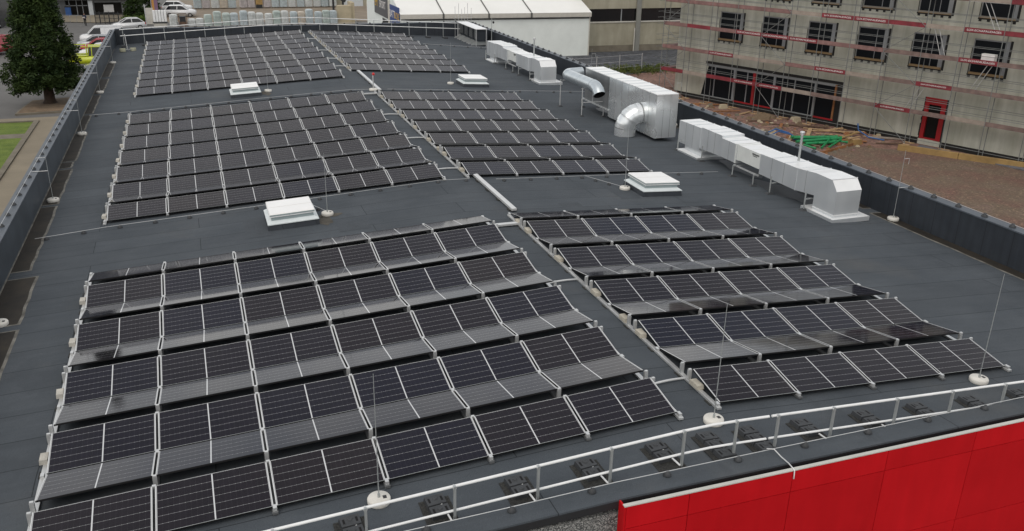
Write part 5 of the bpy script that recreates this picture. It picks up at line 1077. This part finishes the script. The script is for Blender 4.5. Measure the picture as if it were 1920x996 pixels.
# ------------------------------------------------------------------ vehicles (nose towards -x in their own frame)
def car(x, y, rot, paint, label, kind='hatch', cat='car'):
    t_ = thing({'van': 'parked_van', 'truck': 'utility_truck'}.get(kind, 'parked_car'), label, cat, (x, y, G + .01), (0, 0, rot), 'parked vehicles')
    if kind == 'van': Lh, W_, body, cab = 2.45, .95, [(-2.45, .35), (-2.45, .85), (-2.2, 1.05), (-1.5, 1.15), (2.4, 1.15), (2.45, .35)], [(-1.55, 1.15), (-.75, 1.92), (-.5, 1.98), (2.32, 1.98), (2.4, 1.15)]
    elif kind == 'suv': Lh, W_, body, cab = 2.25, .92, [(-2.25, .32), (-2.27, .78), (-2.1, .98), (-1.15, 1.08), (2.15, 1.1), (2.25, .75), (2.22, .35)], [(-1.2, 1.08), (-.45, 1.6), (-.1, 1.66), (1.55, 1.64), (2.05, 1.1)]
    elif kind == 'truck': Lh, W_, body, cab = 2.6, .98, [(-2.6, .4), (-2.6, .9), (-2.4, 1.05), (-1.7, 1.15), (2.6, 1.15), (2.6, .4)], [(-1.75, 1.15), (-1.1, 2.0), (.6, 2.05), (.7, 1.15)]
    else: Lh, W_, body, cab = 2.05, .87, [(-2.05, .28), (-2.07, .66), (-1.9, .80), (-1.05, .95), (1.95, .98), (2.05, .7), (2.02, .3)], [(-1.1, .95), (-.3, 1.42), (.2, 1.48), (1.25, 1.44), (1.85, .98)]
    bm = bmesh.new(); vs = [[bm.verts.new((a_, s_ * W_, b_)) for a_, b_ in body] for s_ in (-1, 1)]; n = len(body)
    for i in range(n): bm.faces.new((vs[0][i], vs[0][(i + 1) % n], vs[1][(i + 1) % n], vs[1][i]))
    bm.faces.new(vs[0][::-1]); bm.faces.new(vs[1]); bmesh.ops.recalc_face_normals(bm, faces=bm.faces); bmesh.ops.bevel(bm, geom=bm.edges[:], offset=.07, segments=2, affect='EDGES')
    me = bpy.data.meshes.new('body'); bm.to_mesh(me); bm.free(); me.materials.append(M[paint])
    for p_ in me.polygons: p_.use_smooth = True
    o = link(bpy.data.objects.new('body', me)); o.parent = t_
    # greenhouse: glass with painted roof and pillars
    mb = MB(); Wb, Wt = W_ - .06, W_ - .20; n = len(cab); zmax = max(b_ for a_, b_ in cab); z0 = cab[0][1]
    wid = lambda z: Wb + (Wt - Wb) * (z - z0) / (zmax - z0)
    A = [(a_, -wid(b_), b_) for a_, b_ in cab]; B = [(a_, wid(b_), b_) for a_, b_ in cab]
    for i in range(n - 1):
        if i in (1, 2) and n > 4 or (n == 4 and i == 1): continue
        mb.add([A[i], A[i + 1], B[i + 1], B[i]], [(0, 3, 2, 1)], 'dark_glass')
    if kind != 'van': mb.add(A, [tuple(range(n))], 'dark_glass'); mb.add(B, [tuple(range(n))[::-1]], 'dark_glass')
    else:
        cut = [(-1.45, 1.17), (-.75, 1.86), (-.1, 1.88), (-.1, 1.17)]
        for sg in (-1, 1): mb.add([(a_, sg * (wid(b_) + .012), b_) for a_, b_ in cut], [(0, 1, 2, 3)], 'dark_glass')
    part(mb, 'window_glass', t_, True)
    mb = MB(); top = [i for i in range(n) if cab[i][1] > zmax - .12]
    for i, j in zip(top[:-1], top[1:]): mb.add([(cab[i][0], -wid(cab[i][1]) - .02, cab[i][1] + .012), (cab[j][0], -wid(cab[j][1]) - .02, cab[j][1] + .012), (cab[j][0], wid(cab[j][1]) + .02, cab[j][1] + .012), (cab[i][0], wid(cab[i][1]) + .02, cab[i][1] + .012)], [(0, 1, 2, 3)], paint)
    for sg in (-1, 1):
        for i in range(n - 1): mb.tube([(cab[i][0], sg * wid(cab[i][1]), cab[i][1]), (cab[i + 1][0], sg * wid(cab[i + 1][1]), cab[i + 1][1])], .045, paint, 6)
        bx = .35; mb.tube([(bx, sg * wid(z0), z0), (bx - .05, sg * wid(zmax), zmax)], .05, paint, 6)
        if kind == 'van': mb.add([(a_, sg * wid(b_), b_) for a_, b_ in cab], [tuple(range(n))], paint)
    part(mb, 'roof', t_, True)
    for wx in (-Lh + .78, Lh - .75):
        for sg in (-1, 1):
            mb = MB(); mb.tube([(wx, sg * (W_ - .17), .32), (wx, sg * (W_ + .015), .32)], .32, 'tyre', 18); wl = part(mb, 'wheel', t_, True)
            mb = MB(); mb.tube([(wx, sg * (W_ + .0), .32), (wx, sg * (W_ + .022), .32)], .2, 'rim', 12); part(mb, 'rim', wl, True)
    for sg in (-1, 1):
        mb = MB(); hz = body[1][1] - .03; mb.obox((-Lh + .02, sg * (W_ - .22), hz - .02), (0, 1, 0), (0, 0, 1), .32, .1, .14, 'lamp_glass'); part(mb, 'headlight', t_, True)
        mb = MB(); mb.obox((Lh - .02, sg * (W_ - .14), .8), (0, 1, 0), (0, 0, 1), .2, .08, .2, 'red_paint'); part(mb, 'tail_light', t_, True)
    if kind == 'truck':
        mb = MB()
        for sg in (-1, 1):
            mb.box(.75, 2.55, sg * .93 - .03, sg * .93 + .03, 1.16, 1.22, paint); mb.tube([(.8, sg * .93, 1.15), (.8, sg * .93, 2.1)], .05, paint, 6); mb.tube([(2.5, sg * .93, 1.15), (2.5, sg * .93, 2.1)], .05, paint, 6); mb.tube([(.8, sg * .93, 2.1), (2.5, sg * .93, 2.1)], .05, paint, 6)
        mb.tube([(.8, -.93, 2.1), (.8, .93, 2.1)], .05, paint, 6); mb.tube([(2.5, -.93, 2.1), (2.5, .93, 2.1)], .05, paint, 6); part(mb, 'rack', t_, True)
    return t_
car(-17.6, 106.3, R(4), 'car_white', 'white delivery van parked nose left behind the left parapet corner', 'van', 'van')
car(-17.9, 101.8, R(3), 'car_silver', 'silver white hatchback parked between the white van and the red car')
car(-17.3, 98.6, R(2), 'car_red', 'red hatchback parked in the row behind the left parapet')
car(-17.0, 94.3, R(2), 'car_white', 'white hatchback parked between the red car and the yellow truck')
car(-16.9, 88.2, R(185), 'car_yellow', 'lime yellow utility truck partly hidden by the conifer', 'truck', 'truck')
car(-15.6, 83.6, R(3), 'car_grey', 'dark grey car nearest in the row by the left parapet')
car(-8.7, 135.3, R(172), 'car_white', 'white car parked nearer of two behind the pallets', 'suv')
car(-9.2, 142.2, R(174), 'car_white', 'white car parked farther back of two behind the pallets', 'suv')
car(-15.3, 120.0, R(10), 'car_white', 'white car showing its roof just above the far left parapet corner')
car(-28.2, 98.2, R(60), 'car_red', 'bright red car at the left edge beside the conifer', 'van', 'van')

# ------------------------------------------------------------------ person walking across the yard
def person():
    x, y = -21.1, 125.0
    V = {'pelvis': (0, 0, .95), 'waist': (0, .01, 1.10), 'chest': (0, .0, 1.32), 'neck': (0, .01, 1.47), 'head0': (0, -.01, 1.56), 'head1': (0, -.02, 1.66), 'head2': (0, -.01, 1.73)}
    E_ = [('pelvis', 'waist'), ('waist', 'chest'), ('chest', 'neck'), ('neck', 'head0'), ('head0', 'head1'), ('head1', 'head2')]
    Rr = {'pelvis': .15, 'waist': .13, 'chest': .15, 'neck': .06, 'head0': .075, 'head1': .098, 'head2': .06}
    def chain(prefix, root, pts, rs):
        pv = root
        for i, (p_, r__) in enumerate(zip(pts, rs)): nm = f'{prefix}{i}'; V[nm] = p_; Rr[nm] = r__; E_.append((pv, nm)); pv = nm
        return pv
    chain('legL', 'pelvis', [(.1, 0, .86), (.11, -.10, .5), (.11, .02, .09), (.11, -.13, .04)], [.10, .065, .045, .04])
    chain('legR', 'pelvis', [(-.1, 0, .86), (-.11, .02, .5), (-.11, .22, .12), (-.11, .10, .05)], [.10, .065, .045, .04])
    for sg, nm in ((1, 'armL'), (-1, 'armR')):
        h_ = chain(nm, 'chest', [(sg * .19, 0, 1.40), (sg * .25, .03, 1.14), (sg * .15, -.20, 1.08), (sg * .09, -.26, 1.10)], [.06, .045, .034, .03])
        for k in range(4): chain(f'{nm}f{k}', h_, [(sg * .05 + sg * .0, -.29 - .005 * k, 1.075 + .018 * k), (sg * .02, -.295, 1.075 + .018 * k)], [.0095, .008])
        chain(f'{nm}t', h_, [(sg * .085, -.28, 1.14), (sg * .06, -.30, 1.15)], [.011, .009])
    keys = list(V); me = bpy.data.meshes.new('body'); me.from_pydata([V[k] for k in keys], [(keys.index(a), keys.index(b)) for a, b in E_], [])
    o = link(bpy.data.objects.new('body', me)); sk = o.modifiers.new('s', 'SKIN'); sl = me.skin_vertices[0].data
    for i, k in enumerate(keys): sl[i].radius = (Rr[k] * (1.25 if k in ('chest', 'pelvis', 'waist') else 1), Rr[k]); sl[i].use_root = (k == 'pelvis')
    sub = o.modifiers.new('u', 'SUBSURF'); sub.levels = 1; sub.render_levels = 1
    bpy.context.view_layer.update(); m2 = bpy.data.meshes.new_from_object(o.evaluated_get(bpy.context.evaluated_depsgraph_get()))
    bpy.data.objects.remove(o); m2.name = 'body'; m2.materials.clear()
    for nm in ('skin', 'cloth_navy', 'cloth_black'): m2.materials.append(M[nm])
    for p_ in m2.polygons:
        c_ = p_.center; p_.use_smooth = True
        p_.material_index = 2 if c_.z < .98 else (0 if c_.z > 1.47 or (c_.y < -.19 and c_.z > 1.0) else 1)
    t_ = thing('person', 'person in dark clothes walking across the yard holding a white sheet', 'person', (x, y, G), (0, 0, R(-15)))
    o = link(bpy.data.objects.new('body', m2)); o.parent = t_
    mb = MB(); mb.lathe((0, .015, 1.64), [(.105, 0), (.112, .05), (.09, .10), (.03, .135)], 'hair_dark', 14); part(mb, 'hair', t_, True)
    for sg in (-1, 1): mb = MB(); mb.lathe((sg * .035, -.105, 1.655), [(.006, 0), (.010, .006), (.006, .014)], 'black_back', 8); part(mb, 'eye', t_, True)
    mb = MB(); mb.obox((0, -.118, 1.62), (0, 0, 1), (0, 1, 0), .05, .025, .035, 'skin'); part(mb, 'nose', t_, True)
    mb = MB(); mb.box(-.03, .03, -.105, -.095, 1.575, 1.585, 'red_paint'); part(mb, 'mouth', t_, True)
    mb = MB(); mb.obox((0, -.285, 1.16), (1, 0, 0), (0, 1, .5), .30, .21, .012, 'paper_white')
    o = solo(mb, 'paper_sheet', 'white sheet of paper held by the walking person', 'paper', (0, 0, 0)); o.location = (x, y, G); o.rotation_euler = (0, 0, R(-15))
person()
